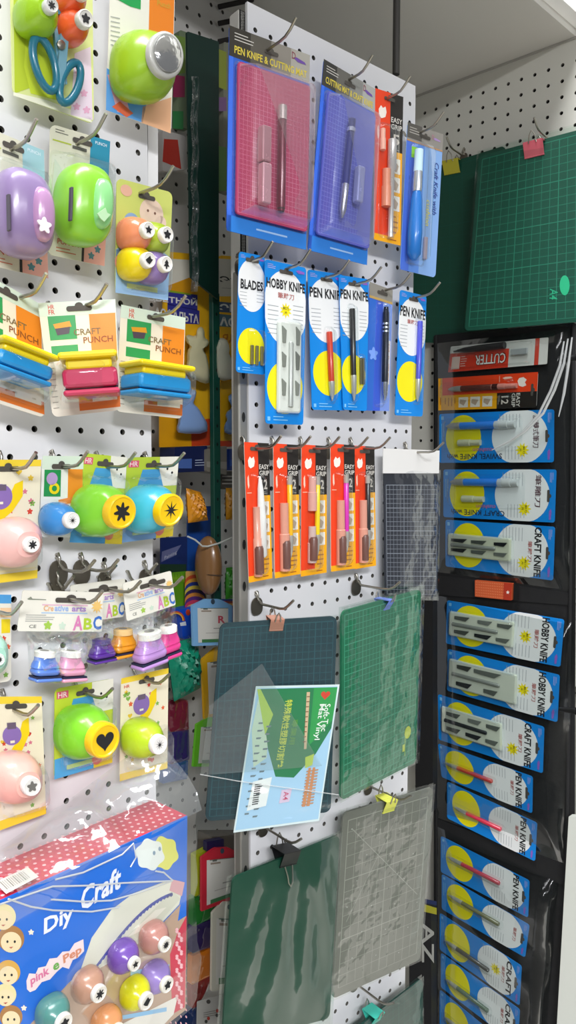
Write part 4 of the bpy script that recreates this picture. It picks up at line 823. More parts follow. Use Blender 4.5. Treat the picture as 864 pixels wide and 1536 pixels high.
for i in range(12): lpoly([(.76, .62+i*.022), (.9, .615+i*.022), (.9, .625+i*.022), (.76, .63+i*.022)], M('#c08a66', .5), 5)
lpoly([(.72, .52), (.82, .50), (.82, .58), (.74, .60)], M('#c3d43a', .4), 4)
for i in range(26): lpoly([(.10+.10*(i % 2), .25+i*.026), (.15+.10*(i % 2)+.01*(i % 3), .25+i*.026), (.15+.10*(i % 2), .262+i*.026), (.10+.10*(i % 2), .262+i*.026)], M('#6f7f88', .5), 4)
lpoly([(.14, .66), (.36, .64), (.34, .84), (.12, .86)], M('#e9ecec', .35), 4)
for i in range(10): lpoly([(.17, .68+i*.015), (.24, .678+i*.015), (.24, .686+i*.015), (.17, .688+i*.015)], M('#4a4a4a', .5), 5)
lpoly([(.50, .74), (.62, .735), (.61, .83), (.49, .835)], M('#d9c3dc', .35), 4); ltext('A4', .53, .755, .59, .815, M('#c95a7a', .4))
lf.build('leaflet', c.o, 'green and sky blue printed leaflet')
# the long sleeve
def sheet(c, corners, m, w, name, amp=.003, seed=1, label='clear plastic sleeve', n_=16, part_of=None):
    rnd = random.Random(seed); ph = [rnd.uniform(0, 6.3) for _ in range(4)]; b = MB(); rings = []
    for i in range(n_+1):
        v = i/n_; row = []
        for j in range(n_+1):
            u = j/n_; x = (corners[0][0]*(1-u)+corners[1][0]*u)*(1-v)+(corners[3][0]*(1-u)+corners[2][0]*u)*v; y = (corners[0][1]*(1-u)+corners[1][1]*u)*(1-v)+(corners[3][1]*(1-u)+corners[2][1]*u)*v
            row.append(c.P(x, y, w+amp*(math.sin(5*u+8*v+ph[0])+.7*math.sin(13*u-6*v+ph[1]))*.5))
        rings.append(row)
    b.loops(rings, m, True, (False, False), closed=False); return b.build(name, c.o, label)
SLV = film('#f3f7f6', .002, .14, .35, 26, .01)
sheet(c, Q(c4, (108, 160), (500, 138), (505, 735), (28, 665)), SLV, .012, 'plastic_sleeve', .003, 3)
sheet(c, Q(c4, (75, 440), (250, 300), (450, 640), (45, 672)), film('#e9efee', .01, .14, .3, 26, .08), .017, 'sleeve_flap', .002, 5, 'milky folded flap')
sheet(c, Q(c4, (45, 668), (505, 735), (440, 830), (22, 885)), SLV, .011, 'plastic_sleeve', .003, 8)
b = MB(); b.tube([c.P(*c4(x, y), .0185) for x, y in ((45, 668), (170, 690), (330, 712), (505, 736))], .0006, film('#ffffff', .1, .2, 0, 30, .3), 6); b.build('sleeve_seam', c.o, 'welded sleeve edge')
c.done()
binder_clip('copper clip on the dark teal mat', c, *c4(294, 160), 21, 16, '#b9806a', group='binder clips')
hook('C', *c4(280, 110), .03, 'with oval plate over the dark teal mat', .03, True, plate_r=.0088)
# green mat
c = mat_thing('bright green gridded cutting mat under the black gridded mat', 'C', .042, Q(c4, (510, 125), (773, 52), (756, 625), (507, 753)), '#0f6a49', (22, 30), '#3f9676', 44, lw=.0007)
c.disc(.86, .80, .045, M('#b9c23a', .5), 4, .035); c.rect(.79, .86, .83, .9, M('#b9c23a', .5), 4); c.rect(.82, .82, .83, .93, M('#8fae4a', .5), 4)
bagsheet(c, film('#f4faf7', .003, .14, .4, 30), -.01, -.02, 1.05, 1.01, amp=.003); c.done()
binder_clip('blue clip on the bright green mat', c, *c4(657, 96), 14, 13, '#6f86d8')
hook('C', *c4(612, 45), .03, 'with oval plate above the bright green mat', .04, True, plate_r=.0088)
# bagged dark green mat
c = mat_thing('dark green mat in wrinkled clear plastic held by a black clip', 'C', .035, Q(c5, (148, 300), (503, 157), (470, 765), (112, 860)), '#06402f', None, '#000000')
bagsheet(c, film('#f2f8f5', .0, .22, .35, 22, .0), -.035, -.01, 1.03, 1.05, w=.006, amp=.007, seed=11, nu=34, nv=24, folds=1.6); c.done()
binder_clip('large black clip on the wrinkled dark green mat', c, *c5(330, 222), 33, 22, '#121214', True)
hook('C', *c5(300, 160), .03, 'with small plate above the black clip', .034, True, plate_r=.0075)
# grey translucent mat
c = mat_thing('grey translucent gridded mat with a yellow clip', 'C', .045, Q(c5, (515, 85), (815, -2), (772, 570), (478, 702)), '#6a6c64', (10, 14), '#96998f', 58, lw=.0006, border=.06)
for k in range(6):
    for t_ in range(20): c.disc(.10+.8*(t_ % 10)/9, .1+.8*((t_*7+k*3) % 20)/19, .004, M('#d0d3ce', .6), 4) if k == 0 else None
c.poly([(.1, .10), (.104, .096), (.9, .60), (.896, .604)], M('#92958c', .6), 3); c.poly([(.1, .60), (.104, .604), (.6, .1), (.596, .098)], M('#92958c', .6), 3)
bagsheet(c, film('#f4f6f4', .004, .2, .4, 40, .01), -.03, -.015, 1.02, 1.01, amp=.003, seed=21); c.done()
binder_clip('yellow clip on the grey translucent mat', c, *c5(664, 50), 22, 18, '#d9dc5a')
hook('C', *c5(650, 18), .03, 'with plate behind the yellow clip', .04, True)
# corner of one more mat
c = mat_thing('dark green mat corner with a turquoise clip at the bottom of the photo', 'C', .03, [(500, 1566), (632, 1466), (632, 1640), (500, 1740)], '#0b3f38', (14, 16), '#235f55')
bagsheet(c, film('#f2f8f5', .012, .14, .5, 24), -.02, -.02, 1.01, 1.01, amp=.004, seed=31); c.done()
binder_clip('turquoise clip on the mat corner at the bottom', c, 560, 1521, 21, 14, '#3fc0ac')
hook('C', *c5(603, 685), .03, 'with plate above the turquoise clip', .036, True)
# tiny clip hanging at the right edge of the panel
c = Card('', '', '', 'C', .01, [(617, 1432), (627, 1430), (627, 1460), (617, 1462)], STEEL, body=False) if False else None
# ================================================================ END WALL: MATS AND ORGANISER
c = mat_thing('plain dark green cutting mat at the back, yellow clip on its top edge', 'R', .016, [(600, 268), (759, 219), (762, 520), (600, 512)], '#0a4736', (8, 15), '#0e4f40', lw=.0008); c.done()
binder_clip('yellow clip on the rear dark green mat', c, *r1(165, 735), 26, 16, '#c4bb3c')
hook('R', *r1(185, 675), .026, 'behind the yellow clip on the end wall', .03, True)
c = mat_thing('A4 green gridded cutting mat in clear plastic with a pink clip', 'R', .064, [(720, 235), (925, 181), (932, 478), (698, 497)], '#0b4d3d', (16, 22), '#2a8069', lw=.0007)
c.px([(847+7.5*math.cos(t), 428+15*math.sin(t)) for t in [k*math.pi/10 for k in range(20)]], M('#2fbf8c', .5), 4); c.textpx('A4', (837, 434), (836, 450), (825, 433), M('#2fae84', .5), 4)
bagsheet(c, film('#f2f8f5', .004, .14, .4, 20), -.02, -.03, 1.02, 1.02, amp=.005, seed=41); c.done()
binder_clip('pink clip on the A4 green mat', c, *r1(530, 655), 30, 18, '#dd6a78')
hook('R', *r1(575, 605), .066, 'behind the pink clip on the end wall', .036, True, plate_r=.009)
# organiser
CLOTH = M('#141416', .8, noise=.3)
oc = Card('hanging_organizer', 'tall black hanging organiser with clear pockets full of knife packs', 'organiser', 'O', .0, [(652, 503), (864, 484), (862, 1640), (652, 1560)], CLOTH, t=.003, r=.004, part='fabric_back')
def oband(y, name='fabric_band'):
    b = MB(); lo = [oc.P(x, yy, .0034) for x, yy in ((655, y[0]), (y[4], y[1]), (y[4], y[2]), (655, y[3]))]; b.loops([lo, [p+oc.n*.0015 for p in lo]], CLOTH); b.build(name, oc.o)
def opocket(q, seed, m=None, w=.030, name='clear_pocket'):
    b = MB(); rnd = random.Random(seed); ph = [rnd.uniform(0, 6.3) for _ in range(4)]; n_ = 22; rings = []
    for i in range(n_+1):
        v = i/n_; row = []
        for j in range(n_+1):
            u = j/n_; x = (q[0][0]*(1-u)+q[1][0]*u)*(1-v)+(q[3][0]*(1-u)+q[2][0]*u)*v; y = (q[0][1]*(1-u)+q[1][1]*u)*(1-v)+(q[3][1]*(1-u)+q[2][1]*u)*v
            e = min(1, 9*u, 9*(1-u), 9*v+.15, 9*(1-v)); row.append(oc.P(x, y, .005+(w-.005)*e+e*.0035*(math.sin(6*u+9*v+ph[0])+.7*math.sin(15*v-5*u+ph[1]))))
        rings.append(row)
    b.loops(rings, m or film('#e4e8e7', .006, .10, .3, 16), True, (False, False), closed=False); b.build(name, oc.o, 'clear plastic pocket')
opocket([(656, 515), (858, 492), (856, 886), (656, 858)], 1); opocket([(655, 893), (862, 935), (846, 1295), (655, 1226)], 2); opocket([(656, 1240), (838, 1325), (812, 1640), (656, 1560)], 3)
oband((862, 890, 908, 892, 858)); oband((1228, 1296, 1330, 1252, 850))
# edge piping
b = MB(); b.tube([oc.P(x, y, .003) for x, y in ((654, 503), (655, 900), (655, 1240), (656, 1600))], .0028, CLOTH, 8); b.build('edge_piping', oc.o)
b = MB(); b.tube([oc.P(x, y, .004) for x, y in ((861, 486), (856, 880), (850, 1280), (838, 1640))], .0035, CLOTH, 8); b.build('edge_piping', oc.o)
for y in (540, 1065): b = MB(); o = oc.P(848, y, .03); b.tube([o-oc.X*.010, o+oc.X*.012+Z*.001, o+oc.X*.02], [.003, .005, .006], BLACK, 8); b.build('strap_tab', oc.o)
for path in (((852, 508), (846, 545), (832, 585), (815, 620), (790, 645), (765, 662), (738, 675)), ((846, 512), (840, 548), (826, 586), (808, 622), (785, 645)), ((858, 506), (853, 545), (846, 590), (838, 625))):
    k = MB(); k.tube([oc.P(*p, .036) for p in path], [.0012]+[.0022]*(len(path)-2)+[.0008], film('#ffffff', .3, .28, 0, 30, .6), 8); k.build('pocket_crease_glint', oc.o, 'pocket crease with its glare painted in milky white')  # glare on the pocket put in as whitish tubes along its creases
oc.done()
OD = .010
# cutter
c = Card('cutter_pack', 'upside down red and white pack reading CUTTER at the top of the organiser', 'craft knife pack', 'O', OD, Q(r2, (160, 150), (710, 98), (702, 248), (145, 295)), M('#d8d6d0', .35), r=.002)
c.rect(0, .28, .63, 1, M('#dd3a22', .35), 1); c.rect(.88, 0, .92, 1, M('#c9402e', .35), 1); c.rect(.03, .42, .12, .9, M('#e6c9bd', .4), 2); c.lines(.13, .4, .2, .85, 5, M('#e6c9bd', .5), 3)
c.text('CUTTER', .28, .40, .61, .84, M('#7a1a10', .4), 3, .06, 180); c.text('CUTTER', .29, .43, .60, .81, M('#f0ece6', .4), 4, .01, 180)
b = MB(); A, B = c.m(.60, .16, .006), c.m(.06, .22, .006); d_ = B-A; b.tube([A, A+d_*.5, A+d_*.8, B], [.0058, .0058, .0045, .0012], M('#1a1a1c', .35), 12); b.build('knife_handle', c.o, 'black cutter body'); b = MB(); b.box(c.m(.74, .45, .002), c.X, c.Y, c.n, .03, .010, .004, M('#bfc3c4', .25, .4), .001); b.build('blade_slider', c.o); c.blister(.02, .05, .86, .95, .012); c.done()
c = grip_card('orange easy grip pack lying sideways inside the organiser, numbered 12', 'O', OD, Q(r2, (90, 330), (652, 293), (642, 492), (90, 510)), '12', '#5a2a22', 'cutter', rot=True, group=None)
SW = ('fat', '#2f7fe0')
blue_card('swivel_knife_pack', 'blue swivel knife pack, first blue one down the organiser', 'O', OD, Q(r2, (95, 530), (742, 503), (740, 802), (95, 805)), None, SW, rot=True, sub=False, burst=(.76, .25), zh='旋轉式筆刀', side='SWIVEL KNIFE with')
blue_card('craft_knife_pack', 'blue craft knife pack with a blue handle, second blue one down the organiser', 'O', OD, Q(r2, (118, 842), (755, 842), (745, 1142), (118, 1110)), None, SW, rot=True, sub=False, burst=(.76, .25), zh='筆雕刀', side='CRAFT KNIFE with')
IT2 = [(.28, .14, .2, '#1c1f22'), (.72, .14, .2, '#6a6f68'), (.28, .48, .24, '#4d524c'), (.72, .48, .24, '#5d625c'), (.28, .80, .26, '#23272a'), (.72, .80, .26, '#1c1f22')]
blue_card('craft_knife_set', 'blue craft knife set with six blade heads, above the small red tin', 'O', OD, Q(r2, (130, 1125), (747, 1165), (736, 1468), (130, 1388)), 'CRAFT KNIFE', ('set', .28, .36, .74, .96, IT2, '#c9ccb4', '#8d918a'), rot=True, burst=(.74, .25))
c = Card('blade_tin', 'small red patterned box tucked in the organiser band', 'box', 'O', .008, Q(r3, (297, 108), (502, 126), (496, 219), (297, 198)), M('#c2562f', .4), t=.006, r=.001, part='box_sleeve')
for i in range(16):
    for j in range(6): c.disc(.04+i*.049, .1+j*.16, .010, M('#d98a62', .5), 1, .04, 6)
c.rect(.78, 0, 1, 1, M('#a8341f', .4), 2); c.shape('star5', .90, .55, .05, M('#e9dcd2', .4), 3); c.px(Q(r3, (500, 125), (530, 128), (525, 222), (496, 219)), BLACK, 3); c.done()
IT3 = [(.22, .12, .22, '#5f645e'), (.78, .14, .2, '#6a6f68'), (.22, .42, .22, '#7a7f78'), (.78, .44, .26, '#22262a'), (.22, .78, .24, '#5a5f58'), (.78, .78, .24, '#4d524c')]
blue_card('hobby_knife_set', 'blue hobby knife set directly below the small red box in the organiser', 'O', OD, Q(r3, (135, 220), (778, 326), (756, 587), (128, 457)), 'HOBBY KNIFE', ('set', .22, .38, .78, .96, IT3, '#d4d8c6', '#8d918a'), rot=True, burst=True)
blue_card('hobby_knife_set', 'blue hobby knife set with a clasp across its title, second below the red box', 'O', OD+.002, Q(r3, (138, 487), (753, 630), (740, 890), (135, 716)), 'HOBBY KNIFE', ('set', .2, .34, .86, .97, [(.2, .75, .22, '#3d423c'), (.8, .75, .24, '#23272a'), (.2, .4, .4, '#6a6f68'), (.8, .35, .2, '#5d625c')], '#d0d4c4', '#8d918a'), rot=True, burst=True)
blue_card('craft_knife_set', 'blue craft knife set with a black handle in its tray, lower half of the organiser', 'O', OD+.002, Q(r3, (85, 735), (668, 915), (660, 1170), (90, 985)), 'CRAFT KNIFE', ('set', .2, .36, .78, .95, IT3, '#d4d8c6', '#23272a'), rot=True, burst=(.68, .27))
blue_card('pen_knife_pack', 'blue pen knife pack with a red knife, first of the pen knives down the organiser', 'O', OD, Q(r3, (85, 1005), (605, 1187), (602, 1390), (105, 1190)), 'PEN KNIFE', ('pen', '#c23328', .52, .40, .93, -.02), rot=True, sub=True)
blue_card('pen_knife_pack', 'blue pen knife pack with a pinkish red knife above the lower black band', 'O', OD+.002, [(671, 1172), (806, 1234), (803, 1292), (671, 1227)], 'PEN KNIFE', ('pen', '#cf2f48', .58, .36, .90, .0), rot=True, sub=True)
blue_card('pen_knife_pack', 'blue pen knife pack with a dull red knife just under the lower black band', 'O', OD, Q(r4, (135, 265), (614, 506), (606, 707), (135, 460)), 'PEN KNIFE', ('pen', '#b9384a', .45, .30, .90, .0), rot=True, sub=False)
blue_card('pen_knife_pack', 'blue knife pack with an olive grey knife, second under the lower black band', 'O', OD, Q(r4, (140, 470), (614, 746), (590, 922), (140, 660)), None, ('pen', '#6b6a4a', .45, .30, .90, .0), rot=True, sub=True, tv=(.09, .10))
blue_card('craft_knife_pack', 'blue craft knife pack with a dark knife, third under the lower black band', 'O', OD, Q(r4, (130, 680), (572, 967), (560, 1182), (130, 880)), 'CRAFT', ('pen', '#3b3a34', .62, .36, .92, .0), rot=True, sub=True, burst=True)
blue_card('craft_knife_pack', 'blue craft knife pack with a green grey knife, fourth under the lower black band', 'O', OD, Q(r4, (135, 895), (562, 1202), (552, 1400), (135, 1082)), 'CRAFT', ('pen', '#5a6a5a', .62, .36, .92, .0), rot=True, sub=True)
blue_card('craft_knife_pack', 'blue craft knife pack with a black knife, lowest in the organiser', 'O', OD, [(660, 1484), (782, 1584), (776, 1640), (660, 1538)], 'CRAFT', ('pen', '#2c2c2a', .6, .4, .92, .0), rot=True, sub=True)
# white side panel of a cabinet at the right
mb = MB(); cw = Card('', '', '', 'O', .004, [(853, 1228), (960, 1196), (960, 1640), (826, 1640)], WHITE, body=False) if False else None
q = [plane_hit('O', .02, *p) for p in ((853, 1225), (960, 1225), (960, 1700), (826, 1700))]
n_ = nvec(PL['O'][1]); b = MB(); b.loops([[p-n_*.012 for p in q], [p-n_*.002 for p in q], q], M('#d9dcd4', .5)); o = b.build('display_board'); tag(o, 'plain white board leaning at the bottom right corner', 'board')
q = [plane_hit('O', .012, *p) for p in ((866, 600), (960, 600), (960, 1035), (863, 1030))]; b = MB(); b.loops([[p-n_*.010 for p in q], q], M('#d3d6ce', .5)); o = b.build('display_board'); tag(o, 'white board edge right of the organiser pockets', 'board')
# black bag hanging behind the panel
c = Card('black_bag', 'black bag with pale letters and a yellow stripe between panel and organiser', 'bag', 'R', .05, [(622, 1345), (655, 1352), (655, 1620), (622, 1620)], M('#17171a', .6), t=.02, r=.004, part='bag_body')
c.px([(622, 1352), (655, 1362), (655, 1372), (622, 1364)], M('#a9a52c', .5), 2); c.px([(622, 1345), (655, 1352), (655, 1358), (622, 1352)], M('#24305a', .5), 2); c.textpx('AZ', (651, 1384), (651, 1445), (633, 1384), M('#a9aaa4', .5), 3, .02); c.done()
c = Card('black_bag', 'plain black pouch hanging beside the bright green mat', 'bag', 'R', .05, [(628, 905), (656, 880), (656, 1215), (630, 1205)], M('#101012', .6), t=.016, r=.006, part='bag_body'); c.done()
c = Card('black_bag', 'flat black sleeve under the A4 green mat', 'bag', 'R', .01, [(652, 500), (740, 470), (740, 530), (652, 530)], M('#0d0d0f', .6), t=.004, r=.012, part='bag_body'); c.done()
# ================================================================ RECESS BETWEEN THE BOARDS
def flat(name, label, cat, d, q, col, part='front', t=.002, pl='B', r=.002, group=None, **k):
    return Card(name, label, cat, pl, d, q, M(col, .4), t=t, r=r, part=part, group=group, **k)
# hanging dark green mat, edge catching light
c = flat('cutting_mat', 'dark green mat hanging upright in the recess in a glinting sleeve', 'cutting mat', .10, Q(a1, (262, 185), (446, 245), (444, 1730), (285, 1600)), '#0c3129', 'mat_sheet', .003)
b = MB(); rings = []
for i in range(41):
    v = i/40; row = []
    for j in range(5):
        x = 296+10*(j); row.append(c.P(*a1(x+6*math.sin(v*23), 440+v*1240), .006+.005*math.sin(j*1.57+1)+.002*math.sin(v*60+j)))
    rings.append(row)
b.loops(rings, film('#e8f0ee', .22, .14, 1.0, 120, .08), True, (False, False), closed=False); b.build('plastic_sleeve', c.o, 'rolled clear plastic edge'); c.done()
# dark green upright running down
mb = MB(); q0 = plane_hit('B', .085, 323, 690); D = dvec(PL['B'][1]); N = nvec(PL['B'][1]); ztp = plane_hit('B', .085, 323, 440).z; zbt = plane_hit('B', .085, 323, 932).z
t = thing('shelf_upright', 'thin dark green slotted upright running down the recess below the mat', 'upright', V((q0.x, q0.y, zbt)))
o = V((q0.x, q0.y, zbt)); mb.box(o, D, N, Z, .013, .008, ztp-zbt, M('#0d4a3c', .45), .001); mb.build('green_rail', t)
hl = MB(); z = zbt+.02
while z < ztp-.01: cc = V((q0.x, q0.y, z))+N*.0043; hl.face([cc+D*(.0018*math.cos(k*.785))+Z*(.0024*math.sin(k*.785)) for k in range(8)], BLACK); z += .025
hl.build('slot_holes', t)
# white box edge and red bag above
c = flat('gift_bag', 'blurred red and white bag behind the lime lever punch', 'bag', .05, Q(a1, (100, 770), (235, 800), (240, 985), (100, 975)), '#c23a30', 't', .012) if False else None
c = Card('paper_bag', 'red and pale bag hanging deep in the recess beside the four mini punches', 'bag', 'B', .05, Q(a1, (95, 760), (232, 800), (240, 990), (95, 1000)), M('#b5b0ac', .5), t=.012, r=.004, part='bag_body')
c.px(Q(a1, (138, 800), (218, 805), (238, 975), (130, 930)), M('#b23226', .5), 1); c.done()
c = Card('paper_bag', 'magenta and green printed bag behind the big silver button punch', 'bag', 'B', .05, Q(a1, (190, 190), (262, 215), (262, 760), (185, 745)), M('#6f7f62', .5), t=.012, r=.004, part='bag_body')
c.px(Q(a1, (195, 200), (260, 215), (260, 420), (200, 430)), M('#6f8f3a', .5), 1); c.px(Q(a1, (195, 430), (258, 440), (258, 560), (190, 560)), M('#9a2456', .5), 1); c.px(Q(a1, (188, 640), (250, 640), (250, 745), (188, 740)), M('#2f7f45', .5), 1); c.done()
c = Card('paper_bag', 'green and violet strip of a bag between the hanging mat and the red kit', 'bag', 'B', .04, Q(a1, (447, 255), (498, 280), (500, 1130), (447, 1110)), M('#7d7f70', .5), t=.012, r=.004, part='bag_body')
c.px(Q(a1, (447, 280), (498, 300), (498, 520), (447, 500)), M('#8f9a3a', .5), 1); c.px(Q(a1, (447, 560), (498, 560), (498, 640), (447, 640)), M('#7a5a86', .5), 1); c.px(Q(a1, (447, 840), (498, 850), (498, 1100), (447, 1100)), M('#5f8a4a', .5), 1); c.done()
for y, w_ in ((40, 'top slat of the recess'), (136, 'middle slat of the recess'), (240, 'lowest slat of the recess')):
    p = plane_hit('B', .004, *a1(452, y)); b = MB(); N_ = nvec(PL['B'][1]); b.tube([p, p+N_*.05+D*.02, p+N_*.055+D*.02+Z*.01], .0035, M('#1f1c1a', .6), 8); o = b.build('peg_hook'); tag(o, 'dark empty hook at the '+w_, 'hook', 'dark hooks high in the recess')
# chalk figure packs
def figure(c, outline, w0, th, col, name, label):
    b = MB(); cx = sum(p[0] for p in outline)/len(outline); cy = sum(p[1] for p in outline)/len(outline); m = M(col, .35, coat=.2, sub=.05); rings = []
    for k, w in ((1.0, w0), (1.0, w0+th*.55), (.9, w0+th*.85), (.72, w0+th)): rings.append([c.P(cx+(x-cx)*k, cy+(y-cy)*k, w) for x, y in outline])
    b.loops(rings, m, True); b.build(name, c.o, label)
def smooth(pts, n=3):
    for _ in range(n):
        o = []
        for i in range(len(pts)):
            (x0, y0), (x1, y1) = pts[i], pts[(i+1) % len(pts)]; o += [(x0*.75+x1*.25, y0*.75+y1*.25), (x0*.25+x1*.75, y0*.25+y1*.75)]
        pts = o
    return pts
def chalk(label, q, rev):
    c = flat('sidewalk_chalk_pack', label, 'chalk pack', .06, q, '#f7bd1c', 'printed_card', .004, group='sidewalk chalk packs in the recess')
    return c
c = chalk('yellow chalk pack with cream and blue rabbit figures, left of the green rail', Q(a2, (130, -10), (490, 20), (495, 1475), (95, 1490)), False)
c.px(Q(a2, (160, 40), (490, 60), (490, 250), (170, 260)), M('#e6e1d2', .4), 1); c.px(Q(a2, (160, 250), (370, 170), (375, 310), (160, 290)), M('#e3a01c', .4), 2); c.px(Q(a2, (160, 288), (390, 320), (390, 440), (160, 395)), M('#3a3a9a', .4), 3); c.px(Q(a2, (160, 385), (405, 440), (405, 545), (290, 540), (160, 470)), M('#3a3a9a', .4), 3); c.px(Q(a2, (160, 280), (340, 310), (340, 322), (160, 296)), M('#8fae2a', .4), 4)
c.textpx('ЦВЕТНОЙ', a2(10, 300), a2(388, 345), a2(10, 370), M('#eceae6', .4), 5, .03); c.textpx('АСФАЛЬТА', a2(60, 410), a2(400, 470), a2(60, 490), M('#eceae6', .4), 5, .03)
c.px(Q(a2, (340, 1280), (495, 1270), (495, 1475), (345, 1480)), M('#d9481c', .4), 1); c.px(Q(a2, (95, 1250), (340, 1280), (345, 1480), (95, 1488)), M('#f0a90f', .4), 1)
bun = smooth(Q(a2, (300, 620), (380, 640), (385, 580), (420, 560), (445, 590), (445, 650), (480, 670), (475, 710), (430, 735), (470, 800), (490, 990), (440, 1005), (320, 940), (290, 900), (310, 850), (310, 750), (335, 710), (300, 680)), 1)
figure(c, bun, .006, .030, '#d6d0a8', 'chalk_rabbit', 'cream rabbit')
bun2 = smooth(Q(a2, (285, 950), (310, 930), (340, 1010), (345, 1045), (385, 1050), (375, 1110), (355, 1150), (400, 1190), (440, 1260), (470, 1310), (465, 1385), (250, 1385), (225, 1350), (245, 1290), (240, 1200), (260, 1160)), 1)
figure(c, bun2, .006, .030, '#8fb2ea', 'chalk_rabbit', 'blue rabbit'); c.done()
c = chalk('yellow chalk pack with pale and blue figures, right of the green rail', Q(a2, (552, 20), (720, 30), (720, 1475), (555, 1490)), True)
c.px(Q(a2, (552, 40), (720, 50), (720, 330), (552, 330)), M('#d8d3c6', .4), 1); c.textpx('Э*', a2(560, 170), a2(690, 190), a2(560, 225), M('#3a3a36', .5), 3, .02); c.lines(.05, .165, .9, .17, 1, M('#6a6a60', .5), 3); c.px(Q(a2, (552, 370), (700, 385), (700, 460), (552, 450)), M('#4a5a7a', .4), 2); c.textpx('ЭЕ', a2(560, 385), a2(690, 395), a2(560, 445), M('#e6e4dc', .4), 4, .04); c.px(Q(a2, (552, 465), (700, 480), (700, 570), (552, 560)), M('#5a7a8a', .4), 2); c.textpx('АО', a2(560, 485), a2(690, 500), a2(560, 555), M('#e6e4dc', .4), 4, .04); c.textpx('ЯД', a2(580, 620), a2(690, 620), a2(580, 690), M('#c97a1a', .5), 4, .03)
c.px(Q(a2, (555, 1440), (720, 1440), (720, 1480), (555, 1490)), M('#d9481c', .4), 1)
figure(c, smooth(Q(a2, (530, 650), (610, 650), (640, 720), (630, 780), (690, 850), (720, 950), (550, 990), (530, 900)), 1), .006, .028, '#d6d6c2', 'chalk_figure', 'pale figure'); figure(c, smooth(Q(a2, (620, 1085), (720, 1070), (720, 1390), (600, 1390), (590, 1330), (620, 1290), (600, 1230), (660, 1180), (650, 1130)), 1), .006, .028, '#7fa6dc', 'chalk_figure', 'blue figure'); c.done()
# boxes in the dark band
c = flat('small_box', 'dark blue box with silver lines under the yellow chalk pack', 'box', .045, Q(a3, (95, 150), (330, 140), (325, 320), (95, 330)), '#1a2450', 'box_front', .03); c.px(Q(a3, (230, 235), (325, 230), (325, 300), (230, 300)), M('#4f6fb8', .4), 1); c.lines(.62, .5, .98, .8, 3, M('#b9c3dc', .4), 3); c.done()
c = flat('small_box', 'grey box right of the silver lined blue box in the recess', 'box', .05, Q(a3, (325, 165), (470, 140), (470, 345), (325, 320)), '#7d786e', 'box_front', .03); c.rect(0, .55, 1, .8, M('#97938a', .5), 1); c.done()
c = flat('small_box', 'deep blue box behind the green rail, above the straw bag', 'box', .05, Q(a3, (527, 160), (660, 160), (660, 312), (527, 315)), '#22408f', 'box_front', .02); c.rect(0, .5, 1, .8, M('#2f5fc4', .4), 1); c.done()
def pouch(name, label, cat, q, d, col, bulge=.02, col2=None, crinkle=.8, scale=60, part='filling'):
    c = Card(name, label, cat, 'B', d, q, M(col, .4), body=False, part=part); n_ = 14; b = MB(); rnd = random.Random(len(label))
    for side in (1, -1):
        rings = []
        for i in range(n_+1):
            rings.append([c.m(j/n_, i/n_, .012+side*(bulge*.5*(math.sin(math.pi*max(.001, min(.999, j/n_)))*math.sin(math.pi*max(.001, min(.999, i/n_))))**.5*(1+.25*math.sin(j*2.3+i*1.7)+.15*math.sin(i*3.1-j)))) for j in range(n_+1)])
        b.loops(rings, M(col, .35, noise=crinkle), True, (False, False), closed=False)
    b.build(part, c.o); bagsheet(c, film('#f4f8f6', .03, .1, .8, scale), -.04, -.04, 1.04, 1.04, w=.012+bulge*.5, amp=.003, seed=len(label), back=False); return c
pouch('bead_bag', 'bag of orange yellow shapes behind the snowflake punch', 'craft bag', Q(a3, (240, 440), (345, 470), (400, 670), (255, 690)), .07, '#dd9018')
pouch('straw_bag', 'bag of golden straw between the green rail and the panel', 'craft bag', Q(a3, (527, 440), (662, 440), (662, 665), (527, 668)), .06, '#cf8f1c')
c = flat('header_card', 'clear topped bag header over the golden straw', 'card', .055, Q(a3, (525, 320), (662, 320), (662, 450), (525, 450)), '#5a5248', 'printed_card', .001); c.lines(.1, .2, .95, .8, 3, M('#cfcac0', .3), 2); c.done()
# tall blue card, rainbow card, brown toy
c = flat('blue_card', 'tall plain blue card behind the brown pouch', 'card', .04, Q(a3, (290, 580), (470, 570), (470, 1080), (280, 1090)), '#12489c', 'printed_card', .002); c.done()
c = flat('picture_card', 'dark blue picture card with grass, left of the tall blue card', 'card', .045, Q(a3, (95, 800), (285, 790), (285, 1330), (95, 1330)), '#1a2c66', 'printed_card', .002)
c.px(Q(a3, (110, 900), (250, 850), (200, 930), (105, 975)), M('#6a6f9a', .4), 1); c.px(Q(a3, (95, 990), (285, 990), (285, 1060), (95, 1060)), M('#1f3a2a', .4), 1); c.px(Q(a3, (180, 1050), (285, 1040), (285, 1330), (180, 1330)), M('#5f9a1c', .4), 2)
for k in range(14): c.px(Q(a3, (182+k*7, 1120), (190+k*7, 1050+13*(k % 3)), (196+k*7, 1120)), M('#86b82a', .4), 3)
c.textpx('Painting', a3(125, 935), a3(215, 890), a3(130, 965), M('#c9ccdc', .4), 3, .0, .2); c.done()
c = flat('rainbow_card', 'card with stacked rainbow arcs below the brown pouch', 'card', .055, Q(a3, (280, 1040), (420, 1040), (425, 1300), (275, 1300)), '#d9a65a', 'printed_card', .002)
for k, col in enumerate(('#c9502a', '#e0a03a', '#2a3f8f', '#d9c04a', '#3a2a5a', '#d98a3a', '#5a2f7a', '#c23a5a')):
    o_ = [];
    for t_ in range(11): a_ = math.pi*t_/10; o_.append(a3(350-75*math.cos(a_), 1120+k*26-55*math.sin(a_)))
    i_ = [a3(350-75*math.cos(math.pi*t_/10), 1146+k*26-55*math.sin(math.pi*t_/10)) for t_ in range(10, -1, -1)]
    c.px(o_+i_, M(col, .4), 1+k*.5)
c.done()
